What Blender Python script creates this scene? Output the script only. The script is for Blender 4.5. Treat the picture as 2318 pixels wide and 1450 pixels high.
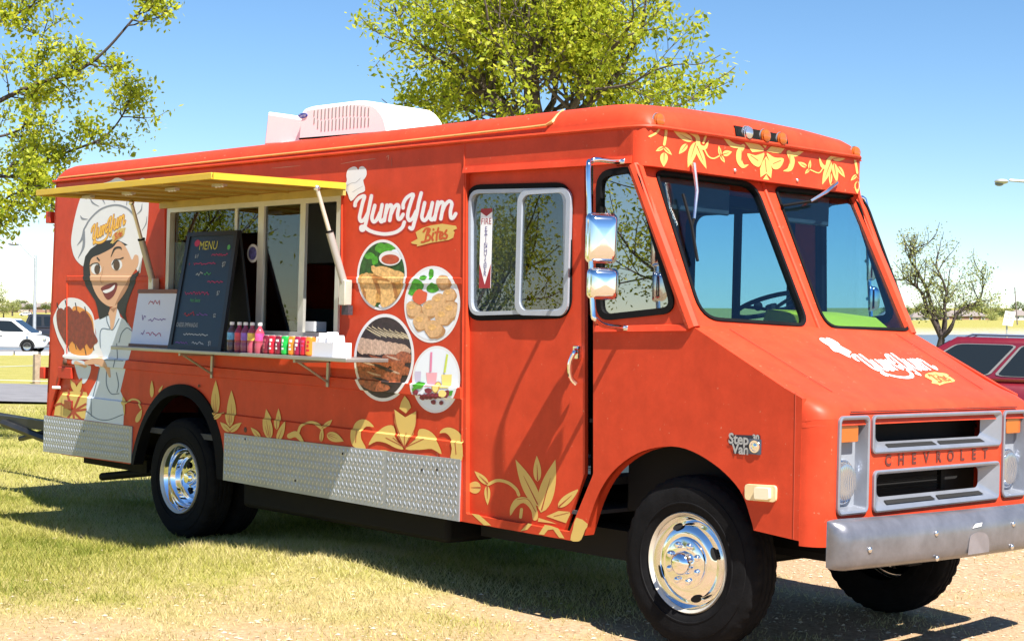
import bpy, bmesh, math, random
import numpy as np
from mathutils import Vector, Matrix
from mathutils.geometry import tessellate_polygon

for o in list(bpy.data.objects): bpy.data.objects.remove(o)
SC = bpy.context.scene
COL = SC.collection
random.seed(7); RNG = np.random.default_rng(7)

# ------------------------------------------------------------------ camera
CAM = np.array([9.8177, -5.9581, 1.5963]); YAW, PIT, ROL, FPX = 0.8137, 0.0044, 0.0262, 3500.0
_fw = np.array([-math.sin(YAW)*math.cos(PIT), math.cos(YAW)*math.cos(PIT), math.sin(PIT)])
_rt = np.array([math.cos(YAW), math.sin(YAW), 0.0]); _up = np.cross(_rt, _fw)
RT = _rt*math.cos(ROL)+_up*math.sin(ROL); UP = -_rt*math.sin(ROL)+_up*math.cos(ROL); FW = _fw
cam = bpy.data.cameras.new("camera"); camo = bpy.data.objects.new("camera", cam); COL.objects.link(camo)
cam.sensor_width = 36; cam.sensor_fit = 'HORIZONTAL'; cam.lens = 36*FPX/2318; cam.clip_end = 4000; cam.clip_start = .05
M = Matrix([[RT[i], UP[i], -FW[i], CAM[i]] for i in range(3)]+[[0, 0, 0, 1]]); camo.matrix_world = M
SC.camera = camo
# ------------------------------------------------------------------ world / sun
SUN = Vector((0.63, -0.19, 1.0)).normalized()
w = bpy.data.worlds.new("World"); SC.world = w; w.use_nodes = True
nt = w.node_tree; bg = nt.nodes["Background"]
sky = nt.nodes.new("ShaderNodeTexSky"); sky.sky_type = 'NISHITA'; sky.sun_disc = False
sky.sun_elevation = math.asin(SUN.z); sky.sun_rotation = math.atan2(SUN.x, SUN.y)
sky.altitude = 800; sky.air_density = 0.95; sky.dust_density = 0.04; sky.ozone_density = 2.4
hs = nt.nodes.new("ShaderNodeHueSaturation"); hs.inputs["Saturation"].default_value = 1.18; hs.inputs["Value"].default_value = 1.0
nt.links.new(sky.outputs[0], hs.inputs["Color"]); nt.links.new(hs.outputs[0], bg.inputs[0]); bg.inputs[1].default_value = 0.067
sl = bpy.data.lights.new("sun", 'SUN'); sl.energy = 5.0; sl.angle = math.radians(0.5); sl.color = (1, .95, .86)
so = bpy.data.objects.new("sun", sl); COL.objects.link(so); so.rotation_euler = (-SUN).to_track_quat('-Z', 'Y').to_euler()
so.location = (8, -3, 14)
SC.view_settings.view_transform = 'Standard'; SC.view_settings.look = 'None'
SC.view_settings.exposure = 1.32; SC.view_settings.gamma = 1; SC.view_settings.use_curve_mapping = False
SC.render.engine = 'CYCLES'; SC.cycles.transparent_max_bounces = 24

# ------------------------------------------------------------------ measuring helpers (photo pixel -> point on a real plane)
def ray(u, v): return FW+RT*(u-1159)/FPX-UP*(v-725)/FPX
def plane(u, v, ax, val):
    d = ray(u, v); return CAM+d*((val-CAM[ax])/d[ax])
def SD(u, v, y=0.0): return plane(u, v, 1, y)
def FR(u, v, x): return plane(u, v, 0, x)
def GD(u, v, z=0.0): return plane(u, v, 2, z)
def AT(u, v, t): return CAM+ray(u, v)*t
def PLN(u, v, p, n):
    d = ray(u, v); p = np.array(p); n = np.array(n); return CAM+d*(np.dot(p-CAM, n)/np.dot(d, n))
def crop(ox, oy, s): return lambda pts: [(ox+x/s, oy+y/s) for x, y in pts]

# ------------------------------------------------------------------ materials
MATS = {}
def mat(name, col, rough=.5, metal=0., var=.0, vs=6., bump=0., bs=60., spec=.5, coat=0., trans=0., emit=None, coords='Object'):
    if name in MATS: return MATS[name]
    m = bpy.data.materials.new(name); m.use_nodes = True; n = m.node_tree; p = n.nodes["Principled BSDF"]
    p.inputs["Base Color"].default_value = (*col, 1); p.inputs["Roughness"].default_value = rough
    p.inputs["Metallic"].default_value = metal; p.inputs["Specular IOR Level"].default_value = spec
    if coat: p.inputs["Coat Weight"].default_value = coat; p.inputs["Coat Roughness"].default_value = .12
    tc = n.nodes.new("ShaderNodeTexCoord")
    if var:
        no = n.nodes.new("ShaderNodeTexNoise"); no.inputs["Scale"].default_value = vs; no.inputs["Detail"].default_value = 6; no.inputs["Roughness"].default_value = .65
        n.links.new(tc.outputs[coords], no.inputs[0])
        r = n.nodes.new("ShaderNodeValToRGB"); r.color_ramp.elements[0].position = .3; r.color_ramp.elements[1].position = .7
        a = [c*(1-var) for c in col]; b = [min(1, c*(1+var)) for c in col]
        r.color_ramp.elements[0].color = (*a, 1); r.color_ramp.elements[1].color = (*b, 1)
        n.links.new(no.outputs[0], r.inputs[0]); n.links.new(r.outputs[0], p.inputs["Base Color"])
        mr = n.nodes.new("ShaderNodeMapRange"); mr.inputs[3].default_value = max(.02, rough*.75); mr.inputs[4].default_value = min(1, rough*1.3)
        n.links.new(no.outputs[0], mr.inputs[0]); n.links.new(mr.outputs[0], p.inputs["Roughness"])
    if bump:
        no = n.nodes.new("ShaderNodeTexNoise"); no.inputs["Scale"].default_value = bs; no.inputs["Detail"].default_value = 4
        n.links.new(tc.outputs[coords], no.inputs[0])
        b = n.nodes.new("ShaderNodeBump"); b.inputs[0].default_value = bump; b.inputs[1].default_value = .01
        n.links.new(no.outputs[0], b.inputs["Height"]); n.links.new(b.outputs[0], p.inputs["Normal"])
    if emit: p.inputs["Emission Color"].default_value = (*emit, 1); p.inputs["Emission Strength"].default_value = 1
    MATS[name] = m; return m
def glass(name, tint, refl=.08, ior=1.5, rough=.0):
    m = bpy.data.materials.new(name); m.use_nodes = True; n = m.node_tree; n.nodes.remove(n.nodes["Principled BSDF"])
    out = n.nodes["Material Output"]; tr = n.nodes.new("ShaderNodeBsdfTransparent"); tr.inputs[0].default_value = (*tint, 1)
    gl = n.nodes.new("ShaderNodeBsdfGlossy"); gl.inputs["Roughness"].default_value = rough
    lw0 = n.nodes.new("ShaderNodeLayerWeight"); lw0.inputs[0].default_value = .5
    pw = n.nodes.new("ShaderNodeMath"); pw.operation = 'POWER'; pw.inputs[1].default_value = 5; n.links.new(lw0.outputs["Facing"], pw.inputs[0])
    lw = n.nodes.new("ShaderNodeMath"); lw.operation = 'MULTIPLY'; lw.inputs[1].default_value = .85; n.links.new(pw.outputs[0], lw.inputs[0])
    ad = n.nodes.new("ShaderNodeMath"); ad.operation = 'ADD'; ad.inputs[1].default_value = refl; ad.use_clamp = True
    mx = n.nodes.new("ShaderNodeMixShader")
    n.links.new(lw.outputs[0], ad.inputs[0]); n.links.new(ad.outputs[0], mx.inputs[0])
    n.links.new(tr.outputs[0], mx.inputs[1]); n.links.new(gl.outputs[0], mx.inputs[2]); n.links.new(mx.outputs[0], out.inputs[0])
    MATS[name] = m; return m
def paint(name, col, var=.08):
    """sun-worn coach paint: broad fading, fine scuffs, faint streaks running down"""
    m = mat(name, col, .42, 0, 0, spec=.22, coat=.0); n = m.node_tree; p = n.nodes["Principled BSDF"]
    tc = n.nodes.new("ShaderNodeTexCoord"); geo = n.nodes.new("ShaderNodeNewGeometry")
    mp = n.nodes.new("ShaderNodeMapping"); mp.inputs["Scale"].default_value = (9, 9, .9)
    n.links.new(geo.outputs["Position"], mp.inputs[0])
    n1 = n.nodes.new("ShaderNodeTexNoise"); n1.inputs["Scale"].default_value = 1.3; n1.inputs["Detail"].default_value = 7; n1.inputs["Roughness"].default_value = .6
    n2 = n.nodes.new("ShaderNodeTexNoise"); n2.inputs["Scale"].default_value = 1.0; n2.inputs["Detail"].default_value = 5
    n.links.new(geo.outputs["Position"], n1.inputs[0]); n.links.new(mp.outputs[0], n2.inputs[0])
    ad = n.nodes.new("ShaderNodeMath"); ad.operation = 'ADD'; n.links.new(n1.outputs[0], ad.inputs[0]); n.links.new(n2.outputs[0], ad.inputs[1])
    r = n.nodes.new("ShaderNodeValToRGB"); r.color_ramp.elements[0].position = .75/2; r.color_ramp.elements[1].position = 1.3/2
    hf = n.nodes.new("ShaderNodeMath"); hf.operation = 'MULTIPLY'; hf.inputs[1].default_value = .5; n.links.new(ad.outputs[0], hf.inputs[0]); n.links.new(hf.outputs[0], r.inputs[0])
    r.color_ramp.elements[0].color = (*[c*(1-var) for c in col], 1); r.color_ramp.elements[1].color = (*[c*(1+var) for c in col], 1)
    vo = n.nodes.new("ShaderNodeTexNoise"); vo.inputs["Scale"].default_value = 42; vo.inputs["Detail"].default_value = 3; n.links.new(geo.outputs["Position"], vo.inputs[0])
    vr = n.nodes.new("ShaderNodeValToRGB"); vr.color_ramp.elements[0].position = .70; vr.color_ramp.elements[1].position = .735; vr.color_ramp.elements[0].color = (0, 0, 0, 1); vr.color_ramp.elements[1].color = (.5, .5, .5, 1); n.links.new(vo.outputs[0], vr.inputs[0])
    wx = n.nodes.new("ShaderNodeMix"); wx.data_type = 'RGBA'; wx.inputs[7].default_value = (.55, .24, .15, 1); n.links.new(vr.outputs[0], wx.inputs[0]); n.links.new(r.outputs[0], wx.inputs[6])
    gn = n.nodes.new("ShaderNodeTexNoise"); gn.inputs["Scale"].default_value = 5; gn.inputs["Detail"].default_value = 9; gn.inputs["Roughness"].default_value = .75; n.links.new(geo.outputs["Position"], gn.inputs[0])
    gr_ = n.nodes.new("ShaderNodeValToRGB"); gr_.color_ramp.elements[0].position = .35; gr_.color_ramp.elements[1].position = .62; gr_.color_ramp.elements[0].color = (.86, .83, .80, 1); gr_.color_ramp.elements[1].color = (1.05, 1.05, 1.05, 1); n.links.new(gn.outputs[0], gr_.inputs[0])
    mu = n.nodes.new("ShaderNodeMix"); mu.data_type = 'RGBA'; mu.blend_type = 'MULTIPLY'; mu.inputs[0].default_value = 1; n.links.new(wx.outputs[2], mu.inputs[6]); n.links.new(gr_.outputs[0], mu.inputs[7])
    n.links.new(mu.outputs[2], p.inputs["Base Color"])
    mr = n.nodes.new("ShaderNodeMapRange"); mr.inputs[3].default_value = .36; mr.inputs[4].default_value = .55; n.links.new(n1.outputs[0], mr.inputs[0]); n.links.new(mr.outputs[0], p.inputs["Roughness"])
    b = n.nodes.new("ShaderNodeBump"); b.inputs[0].default_value = .25; b.inputs[1].default_value = .02
    n3 = n.nodes.new("ShaderNodeTexNoise"); n3.inputs["Scale"].default_value = 3.0; n3.inputs["Detail"].default_value = 2; n.links.new(geo.outputs["Position"], n3.inputs[0])
    n.links.new(n3.outputs[0], b.inputs["Height"]); n.links.new(b.outputs[0], p.inputs["Normal"])
    return m
RED = paint("orange_red_paint", (.53, .052, .019))
paint("red_trim", (.50, .04, .02), .05)
mat("gold_vinyl", (.60, .42, .115), .5, var=.04); mat("vein_red", (.36, .045, .018), .5)
mat("white_vinyl", (.70, .70, .72), .45, var=.03, vs=3); mat("halo_red", (.52, .05, .06), .5); mat("grey_line", (.22, .24, .28), .6)
mat("blue_line", (.12, .17, .24), .6); mat("hair_black", (.012, .012, .014), .5); mat("skin", (.62, .36, .22), .55); mat("skin_shade", (.36, .18, .10), .55)
mat("lip", (.16, .02, .02), .5); mat("eye_brown", (.07, .03, .012), .4); mat("meat", (.19, .032, .018), .5, var=.5, vs=26); mat("sauce_orange", (.68, .27, .05), .5)
mat("black_rubber", (.006, .006, .007), .7, var=.3, vs=8, spec=.12); mat("black_metal", (.006, .006, .006), .7, var=.4, spec=.15); mat("void_black", (.006, .006, .007), .9)
mat("chrome", (.86, .87, .9), .06, 1.0); mat("chrome_soft", (.72, .73, .76), .22, 1.0, var=.1, vs=5)
mat("aluminium", (.62, .61, .58), .35, .9, var=.1, vs=10); mat("window_alu", (.62, .60, .55), .42, .55, var=.08)
mat("plate_alu", (.31, .33, .37), .36, .35, var=.14, vs=4, bump=.05); mat("silver_paint", (.27, .29, .34), .32, .5, var=.08, vs=9)
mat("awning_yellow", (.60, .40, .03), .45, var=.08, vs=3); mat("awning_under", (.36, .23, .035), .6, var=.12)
mat("ac_white", (.82, .81, .79), .45, var=.03, vs=4); mat("logo_blue", (.02, .03, .30), .4); mat("interior_grey", (.30, .31, .32), .7, var=.1)
mat("interior_dark", (.05, .05, .055), .8, var=.2); mat("door_alu", (.40, .44, .52), .35, .3, var=.06); mat("lime_dash", (.66, .58, .025), .5, var=.06); mat("amber_lens", (.42, .095, .008), .18, spec=.7, coat=.5)
mat("cream_lens", (.74, .60, .34), .35, var=.06); mat("red_lens", (.20, .006, .008), .2, coat=.5); mat("clear_lens", (.62, .64, .68), .12, .85)
mat("steel_tan", (.62, .58, .50), .35, .4, var=.1); mat("dark_rust", (.10, .045, .03), .7, var=.3); mat("roof_strip", (.62, .30, .10), .5, var=.1)
m_ = mat("lamp_lens", (.40, .44, .52), .10, .8); n_ = m_.node_tree; tc_ = n_.nodes.new("ShaderNodeTexCoord"); wv = n_.nodes.new("ShaderNodeTexWave"); wv.inputs["Scale"].default_value = 22; wv.bands_direction = 'Y'; n_.links.new(tc_.outputs["Object"], wv.inputs[0])
bp_ = n_.nodes.new("ShaderNodeBump"); bp_.inputs[0].default_value = .18; bp_.inputs[1].default_value = .01; n_.links.new(wv.outputs[0], bp_.inputs["Height"]); n_.links.new(bp_.outputs[0], n_.nodes["Principled BSDF"].inputs["Normal"])
glass("windshield_glass", (.66, .82, .90), .05); glass("door_glass", (.80, .84, .86), .12); glass("service_glass", (.62, .68, .66), .09); glass("quarter_glass", (.22, .36, .46), .48)

# ------------------------------------------------------------------ object helpers
WO = {}
def link(name, me, loc, parent):
    o = bpy.data.objects.new(name, me); COL.objects.link(o)
    if parent is not None:
        o.parent = parent; o.location = Vector(loc)-WO[parent.name]
    else: o.location = loc
    WO[o.name] = Vector(loc); return o
def mesh(name, V, F, m, parent=None, smooth=False, origin=None, bevel=0, seg=2, auto=None):
    V = np.asarray(V, dtype=float)
    if origin is None:
        origin = (V.min(0)+V.max(0))/2
        if parent is None: origin[2] = V[:, 2].min()
    origin = np.asarray(origin, dtype=float)
    me = bpy.data.meshes.new(name); me.from_pydata((V-origin).tolist(), [], [list(f) for f in F]); me.update()
    if isinstance(m, str): m = MATS[m]
    if m is not None: me.materials.append(m)
    bm = bmesh.new(); bm.from_mesh(me); bmesh.ops.remove_doubles(bm, verts=bm.verts, dist=1e-6); bmesh.ops.recalc_face_normals(bm, faces=bm.faces); bm.to_mesh(me); bm.free()
    o = link(name, me, origin, parent)
    if bevel:
        b = o.modifiers.new("bevel", 'BEVEL'); b.width = bevel; b.segments = seg; b.limit_method = 'ANGLE'; b.angle_limit = math.radians(40)
    if smooth or bevel or auto:
        for p in me.polygons: p.use_smooth = True
        try: me.set_sharp_from_angle(angle=math.radians(auto or 42))
        except Exception: pass
    return o
def empty(name, loc, parent=None):
    o = bpy.data.objects.new(name, None); COL.objects.link(o); o.empty_display_size = .1
    if parent is not None: o.parent = parent; o.location = Vector(loc)-WO[parent.name]
    else: o.location = loc
    WO[o.name] = Vector(loc); return o
def tag(o, label=None, cat=None, group=None, kind=None):
    if label: o["label"] = label
    if cat: o["category"] = cat
    if group: o["group"] = group
    if kind: o["kind"] = kind
    return o
def thing(name, loc, label, cat, group=None): return tag(empty(name, loc), label, cat, group)
class G:
    """collects geometry for one mesh"""
    def __init__(s): s.V = []; s.F = []
    def add(s, V, F):
        b = len(s.V); s.V += [tuple(v) for v in V]; s.F += [tuple(i+b for i in f) for f in F]; return s
    def box(s, a, b):
        a = np.minimum(a, b), np.maximum(a, b); lo, hi = a
        V = [(x, y, z) for x in (lo[0], hi[0]) for y in (lo[1], hi[1]) for z in (lo[2], hi[2])]
        return s.add(V, [(0, 1, 3, 2), (4, 6, 7, 5), (0, 4, 5, 1), (2, 3, 7, 6), (0, 2, 6, 4), (1, 5, 7, 3)])
    def hexa(s, P):  # 8 points: bottom quad, top quad
        return s.add(P, [(3, 2, 1, 0), (4, 5, 6, 7), (0, 1, 5, 4), (1, 2, 6, 5), (2, 3, 7, 6), (3, 0, 4, 7)])
    def tube(s, P, r, n=8, caps=True):
        P = [np.array(p, float) for p in P]; R = r if hasattr(r, '__len__') else [r]*len(P)
        V = []; prev = None
        for i, p in enumerate(P):
            d = P[min(i+1, len(P)-1)]-P[max(i-1, 0)]; d = d/(np.linalg.norm(d)+1e-12)
            if prev is None:
                a = np.array([0, 0, 1.]) if abs(d[2]) < .9 else np.array([1., 0, 0]); e = np.cross(d, a)
            else: e = prev-d*np.dot(prev, d)
            e = e/(np.linalg.norm(e)+1e-12); prev = e; f = np.cross(d, e)
            for k in range(n):
                t = 2*math.pi*k/n; V.append(p+R[i]*(math.cos(t)*e+math.sin(t)*f))
        F = [(i*n+k, i*n+(k+1) % n, (i+1)*n+(k+1) % n, (i+1)*n+k) for i in range(len(P)-1) for k in range(n)]
        if caps: F += [tuple(range(n))[::-1], tuple((len(P)-1)*n+k for k in range(n))]
        return s.add(V, F)
    def lathe(s, prof, c, axis='y', n=48, a0=0, a1=2*math.pi, mod=None):
        """prof: list of (axial, radius)"""
        V = []; m = n if a1-a0 > 6.28 else n+1
        for k in range(m):
            t = a0+(a1-a0)*k/n
            for j, (a, r) in enumerate(prof):
                if mod: a, r = mod(k, j, a, r)
                cs, sn = math.cos(t)*r, math.sin(t)*r
                V.append({'y': (c[0]+cs, c[1]+a, c[2]+sn), 'x': (c[0]+a, c[1]+cs, c[2]+sn), 'z': (c[0]+cs, c[1]+sn, c[2]+a)}[axis])
        q = len(prof); F = []
        for k in range(n):
            k2 = (k+1) % m
            for j in range(q-1): F.append((k*q+j, k2*q+j, k2*q+j+1, k*q+j+1))
        return s.add(V, F)
    def ball(s, c, r, n=10, sq=(1, 1, 1)):
        V = []; F = []
        for i in range(n+1):
            th = math.pi*i/n
            for k in range(2*n):
                ph = math.pi*k/n; V.append((c[0]+sq[0]*r*math.sin(th)*math.cos(ph), c[1]+sq[1]*r*math.sin(th)*math.sin(ph), c[2]+sq[2]*r*math.cos(th)))
        for i in range(n):
            for k in range(2*n): F.append((i*2*n+k, i*2*n+(k+1) % (2*n), (i+1)*2*n+(k+1) % (2*n), (i+1)*2*n+k))
        return s.add(V, F)
    def build(s, name, m, parent=None, **k): return mesh(name, s.V, s.F, m, parent, **k)
def tess(loops):
    vs = [Vector((p[0], p[1], 0)) for l in loops for p in l]
    return [(p[0], p[1]) for l in loops for p in l], tessellate_polygon([[Vector((p[0], p[1], 0)) for p in l] for l in loops])
def slab(loops, fmap, d0, d1):
    """plate with holes: loops in 2D, fmap(a,b,d)->xyz ; returns V,F closed"""
    P, T = tess(loops); n = len(P)
    V = [fmap(a, b, d0) for a, b in P]+[fmap(a, b, d1) for a, b in P]
    F = [tuple(t) for t in T]+[tuple(i+n for i in t[::-1]) for t in T]
    s = 0
    for l in loops:
        k = len(l)
        for i in range(k):
            a, b = s+i, s+(i+1) % k; F.append((a, b, b+n, a+n))
        s += k
    return V, F
def rrect(x0, y0, x1, y1, r, n=6):
    P = []
    for cx, cy, a in ((x1-r, y1-r, 0), (x0+r, y1-r, 90), (x0+r, y0+r, 180), (x1-r, y0+r, 270)):
        for i in range(n+1):
            t = math.radians(a+90*i/n); P.append((cx+r*math.cos(t), cy+r*math.sin(t)))
    return P
def rpoly(pts, r, n=6):
    """round the corners of a polygon"""
    out = []; N = len(pts); rr = r if hasattr(r, '__len__') else [r]*N
    for i in range(N):
        p = np.array(pts[i], float); a = np.array(pts[i-1], float)-p; b = np.array(pts[(i+1) % N], float)-p
        la, lb = np.linalg.norm(a), np.linalg.norm(b); d = min(rr[i], la*.48, lb*.48); A = p+a/la*d; B = p+b/lb*d
        for k in range(n+1):
            t = k/n; out.append(tuple((1-t)**2*A+2*t*(1-t)*p+t*t*B))
    return out
def inset(pts, d):
    """shrink polygon by d (vertex normals)"""
    P = np.array(pts, float); N = len(P); ar = .5*sum(P[i-1][0]*P[i][1]-P[i][0]*P[i-1][1] for i in range(N)); s = 1 if ar > 0 else -1
    out = []
    for i in range(N):
        a = P[i]-P[i-1]; b = P[(i+1) % N]-P[i]
        na = np.array([-a[1], a[0]])/(np.linalg.norm(a)+1e-9); nb = np.array([-b[1], b[0]])/(np.linalg.norm(b)+1e-9)
        m = na+nb; m /= np.linalg.norm(m)+1e-9; out.append(tuple(P[i]+s*m*d/max(.35, np.dot(m, na))))
    return out
def catmull(pts, k=6, closed=False):
    P = [np.array(p, float) for p in pts]; N = len(P); out = []
    if N < 3 and not closed: return [tuple(p) for p in P]
    rng = range(N if closed else N-1)
    for i in rng:
        p1, p2 = P[i], P[(i+1) % N]
        p0 = P[i-1] if (i > 0 or closed) else 2*p1-p2
        p3 = P[(i+2) % N] if (i+2 < N or closed) else 2*p2-p1
        for j in range(k):
            t = j/k; out.append(tuple(.5*((2*p1)+(-p0+p2)*t+(2*p0-5*p1+4*p2-p3)*t*t+(-p0+3*p1-3*p2+p3)*t**3)))
    if not closed: out.append(tuple(P[-1]))
    return out
def stroke(pts, w, k=6, cap=5):
    w = np.asarray(w, float); w = float(w) if w.ndim == 0 else list(w)
    """ribbon polygon with round ends"""
    P = np.array(catmull(pts, k)); n = len(P); W = np.interp(np.linspace(0, 1, n), np.linspace(0, 1, len(w)), w) if hasattr(w, '__len__') else np.full(n, w)
    T = np.gradient(P, axis=0); T /= np.linalg.norm(T, axis=1)[:, None]+1e-9; Nn = np.stack([-T[:, 1], T[:, 0]], 1)
    V = []; F = []
    for i in range(n): V += [tuple(P[i]+Nn[i]*W[i]/2), tuple(P[i]-Nn[i]*W[i]/2)]
    F = [(2*i, 2*i+1, 2*i+3, 2*i+2) for i in range(n-1)]
    for e, sg in ((0, -1), (n-1, 1)):
        b = len(V); V.append(tuple(P[e]))
        m = cap+1
        for j in range(m+1):
            a = math.pi*j/m-math.pi/2; V.append(tuple(P[e]+W[e]/2*(math.cos(a)*T[e]*sg+math.sin(a)*Nn[e])))
        F += [(b, b+1+j, b+2+j) for j in range(m)]
    return V, F
def leaf(b, t, w, n=14, fat=.42):
    b, t = np.array(b, float), np.array(t, float); d = t-b; nn = np.array([-d[1], d[0]])/np.linalg.norm(d); L = []; Rr = []
    for i in range(1, n):
        s = i/n; h = (s**.62)*((1-s)**1.05)*2.3*w/2*.88
        L.append(tuple(b+d*s+nn*h)); Rr.append(tuple(b+d*s-nn*h))
    return [tuple(b)]+L+[tuple(t)]+Rr[::-1]
def ell(cx, cy, rx, ry, n=40, rot=0):
    c, s = math.cos(rot), math.sin(rot)
    return [(cx+rx*math.cos(t)*c-ry*math.sin(t)*s, cy+rx*math.cos(t)*s+ry*math.sin(t)*c) for t in np.linspace(0, 2*math.pi, n, endpoint=False)]
def clip(poly, conv):
    """Sutherland-Hodgman against a convex polygon"""
    ar = sum(conv[i-1][0]*conv[i][1]-conv[i][0]*conv[i-1][1] for i in range(len(conv))); s = 1 if ar > 0 else -1
    out = list(poly)
    for i in range(len(conv)):
        a, b = conv[i-1], conv[i]; inp = out; out = []
        side = lambda p: s*((b[0]-a[0])*(p[1]-a[1])-(b[1]-a[1])*(p[0]-a[0]))
        for j in range(len(inp)):
            p, q = inp[j-1], inp[j]; sp, sq = side(p), side(q)
            if (sp >= 0) != (sq >= 0):
                t = sp/(sp-sq); out.append((p[0]+(q[0]-p[0])*t, p[1]+(q[1]-p[1])*t))
            if sq >= 0: out.append(q)
        if not out: return []
    return out
def text2d(s, size=1.0, spacing=1.0, align='CENTER', bold=0):
    cu = bpy.data.curves.new("t", 'FONT'); cu.body = s; cu.size = size; cu.align_x = align; cu.align_y = 'CENTER'; cu.space_character = spacing; cu.resolution_u = 3; cu.offset = bold
    o = bpy.data.objects.new("t", cu); COL.objects.link(o); dg = bpy.context.evaluated_depsgraph_get(); dg.update()
    me = bpy.data.meshes.new_from_object(o.evaluated_get(dg)); V = [(v.co.x, v.co.y) for v in me.vertices]; F = [tuple(p.vertices) for p in me.polygons]
    bpy.data.objects.remove(o); bpy.data.curves.remove(cu); bpy.data.meshes.remove(me); return V, F

# ------------------------------------------------------------------ truck body
W = 2.0
truck = thing("food_truck", (2.0, 1.0, 0), "orange red vintage step van food truck with yellow awning open over its counter", "food truck")
KS = .0081
PROF = [(9, 0), (1.903, 0), (1.899, .007), (1.866, .007), (1.862, 0), (1.268, 0), (1.262, .021), (1.200, .021), (1.196, 0), (.953, 0), (.945, .013), (-1, .013)]
def proud(x, z):
    zz = z+KS*x
    for (a, pa), (b, pb) in zip(PROF, PROF[1:]):
        if b <= zz <= a: return pa+(pb-pa)*(a-zz)/(a-b)
    return 0.
def edge_fade(x): return min(1, max(0, (x+1.745)/.02))
def warp(V, F, lay=0.0):
    """cut flat side geometry along the pressed belt lines and push it out to follow them"""
    bm = bmesh.new(); vs = [bm.verts.new(v) for v in V]
    for f in F:
        try: bm.faces.new([vs[i] for i in f])
        except ValueError: pass
    for zb, _ in PROF[1:-1]:
        bmesh.ops.bisect_plane(bm, geom=bm.verts[:]+bm.edges[:]+bm.faces[:], plane_co=(0, 0, zb), plane_no=(KS, 0, 1), dist=1e-7)
    for xe in (-1.745, -1.725): bmesh.ops.bisect_plane(bm, geom=bm.verts[:]+bm.edges[:]+bm.faces[:], plane_co=(xe, 0, 0), plane_no=(1, 0, 0), dist=1e-7)
    bm.verts.index_update()
    VV = [(v.co.x, v.co.y-proud(v.co.x, v.co.z)*edge_fade(v.co.x)-lay, v.co.z) for v in bm.verts]; FF = [tuple(v.index for v in f.verts) for f in bm.faces]
    bm.free(); return VV, FF
def sxz(l, y=0): return [(SD(u, v, y)[0], SD(u, v, y)[2]) for u, v in l]
side_map = lambda a, b, d: (a, d, b)
# rear wheel arch and front wheel arch in side coordinates
archR = catmull([(-.60, .49), (-.53, .68), (-.40, .88), (-.20, 1.04), (.03, 1.10), (.27, 1.07), (.47, .94), (.60, .74), (.655, .486)], 5)
archF = catmull([(4.12, .50), (4.21, .72), (4.33, .87), (4.52, .98), (4.76, 1.018), (4.98, .955), (5.15, .84), (5.225, .70), (5.24, .655)], 5)
XS = 3.135
svc = rrect(-.175, 1.50, 1.905, 2.40, .02, 2)
cargo = [(-2.03, .475)]+archR+[(XS, .468), (XS-.06, 2.665), (-1.965, 2.69)]
V, F = slab([cargo, svc], side_map, 0, .03); V, F = warp(V, F)
mesh("cargo_side_panel", V, F, RED, truck)
doorhole = rpoly(sxz([(1056, 392), (1344, 374), (1344, 1072), (1290, 1203), (1056, 1162)]), .01, 2)
qw = sxz([(1357, 393), (1442, 379), (1532, 703), (1357, 722)]); qwo = rpoly(qw, [.09, .09, .09, .09])
XA = 5.505
cabo = [(XS+.002, .468)]+sxz([(1295, 1223), (1312, 1212)])+archF[1:]+[(XA, .635), (XA, 1.300), (5.40, 1.345), (4.81, 1.635), (4.445, 2.45), (4.40, 2.47), (4.40, 2.655), (XS-.058, 2.665)]
V, F = slab([cabo, doorhole, qwo], side_map, -.004, .026); mesh("cab_side_panel", V, F, RED, truck)
# far side: plain panels with door and quarter windows
far = lambda a, b, d: (a, W-d, b)
fdw = rrect(3.12, 1.64, 3.97, 2.40, .11)
V, F = slab([[(-2.03, .475)]+archR+[(XS, .468)]+archF[1:]+[(XA, .635), (XA, 1.300), (5.40, 1.345), (4.81, 1.635), (4.445, 2.45), (4.40, 2.655), (-1.965, 2.69)], fdw, qwo], far, 0, .03)
mesh("far_side_panel", V, F, RED, truck)
for nm, lp, dd in (("far_door_window", fdw, .012), ("far_quarter_window", qwo, .012)):
    V, F = slab([inset(lp, -.018), inset(lp, .03)], far, -.012, .04); o = mesh(nm, V, F, "black_rubber", truck)
    V, F = slab([lp], far, dd, dd+.005); mesh("pane", V, F, "windshield_glass", o)
V = G().box((3.50, W-.03, 1.65), (3.55, W-.005, 2.39)).build("far_window_mullion", "black_metal", truck)
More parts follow.
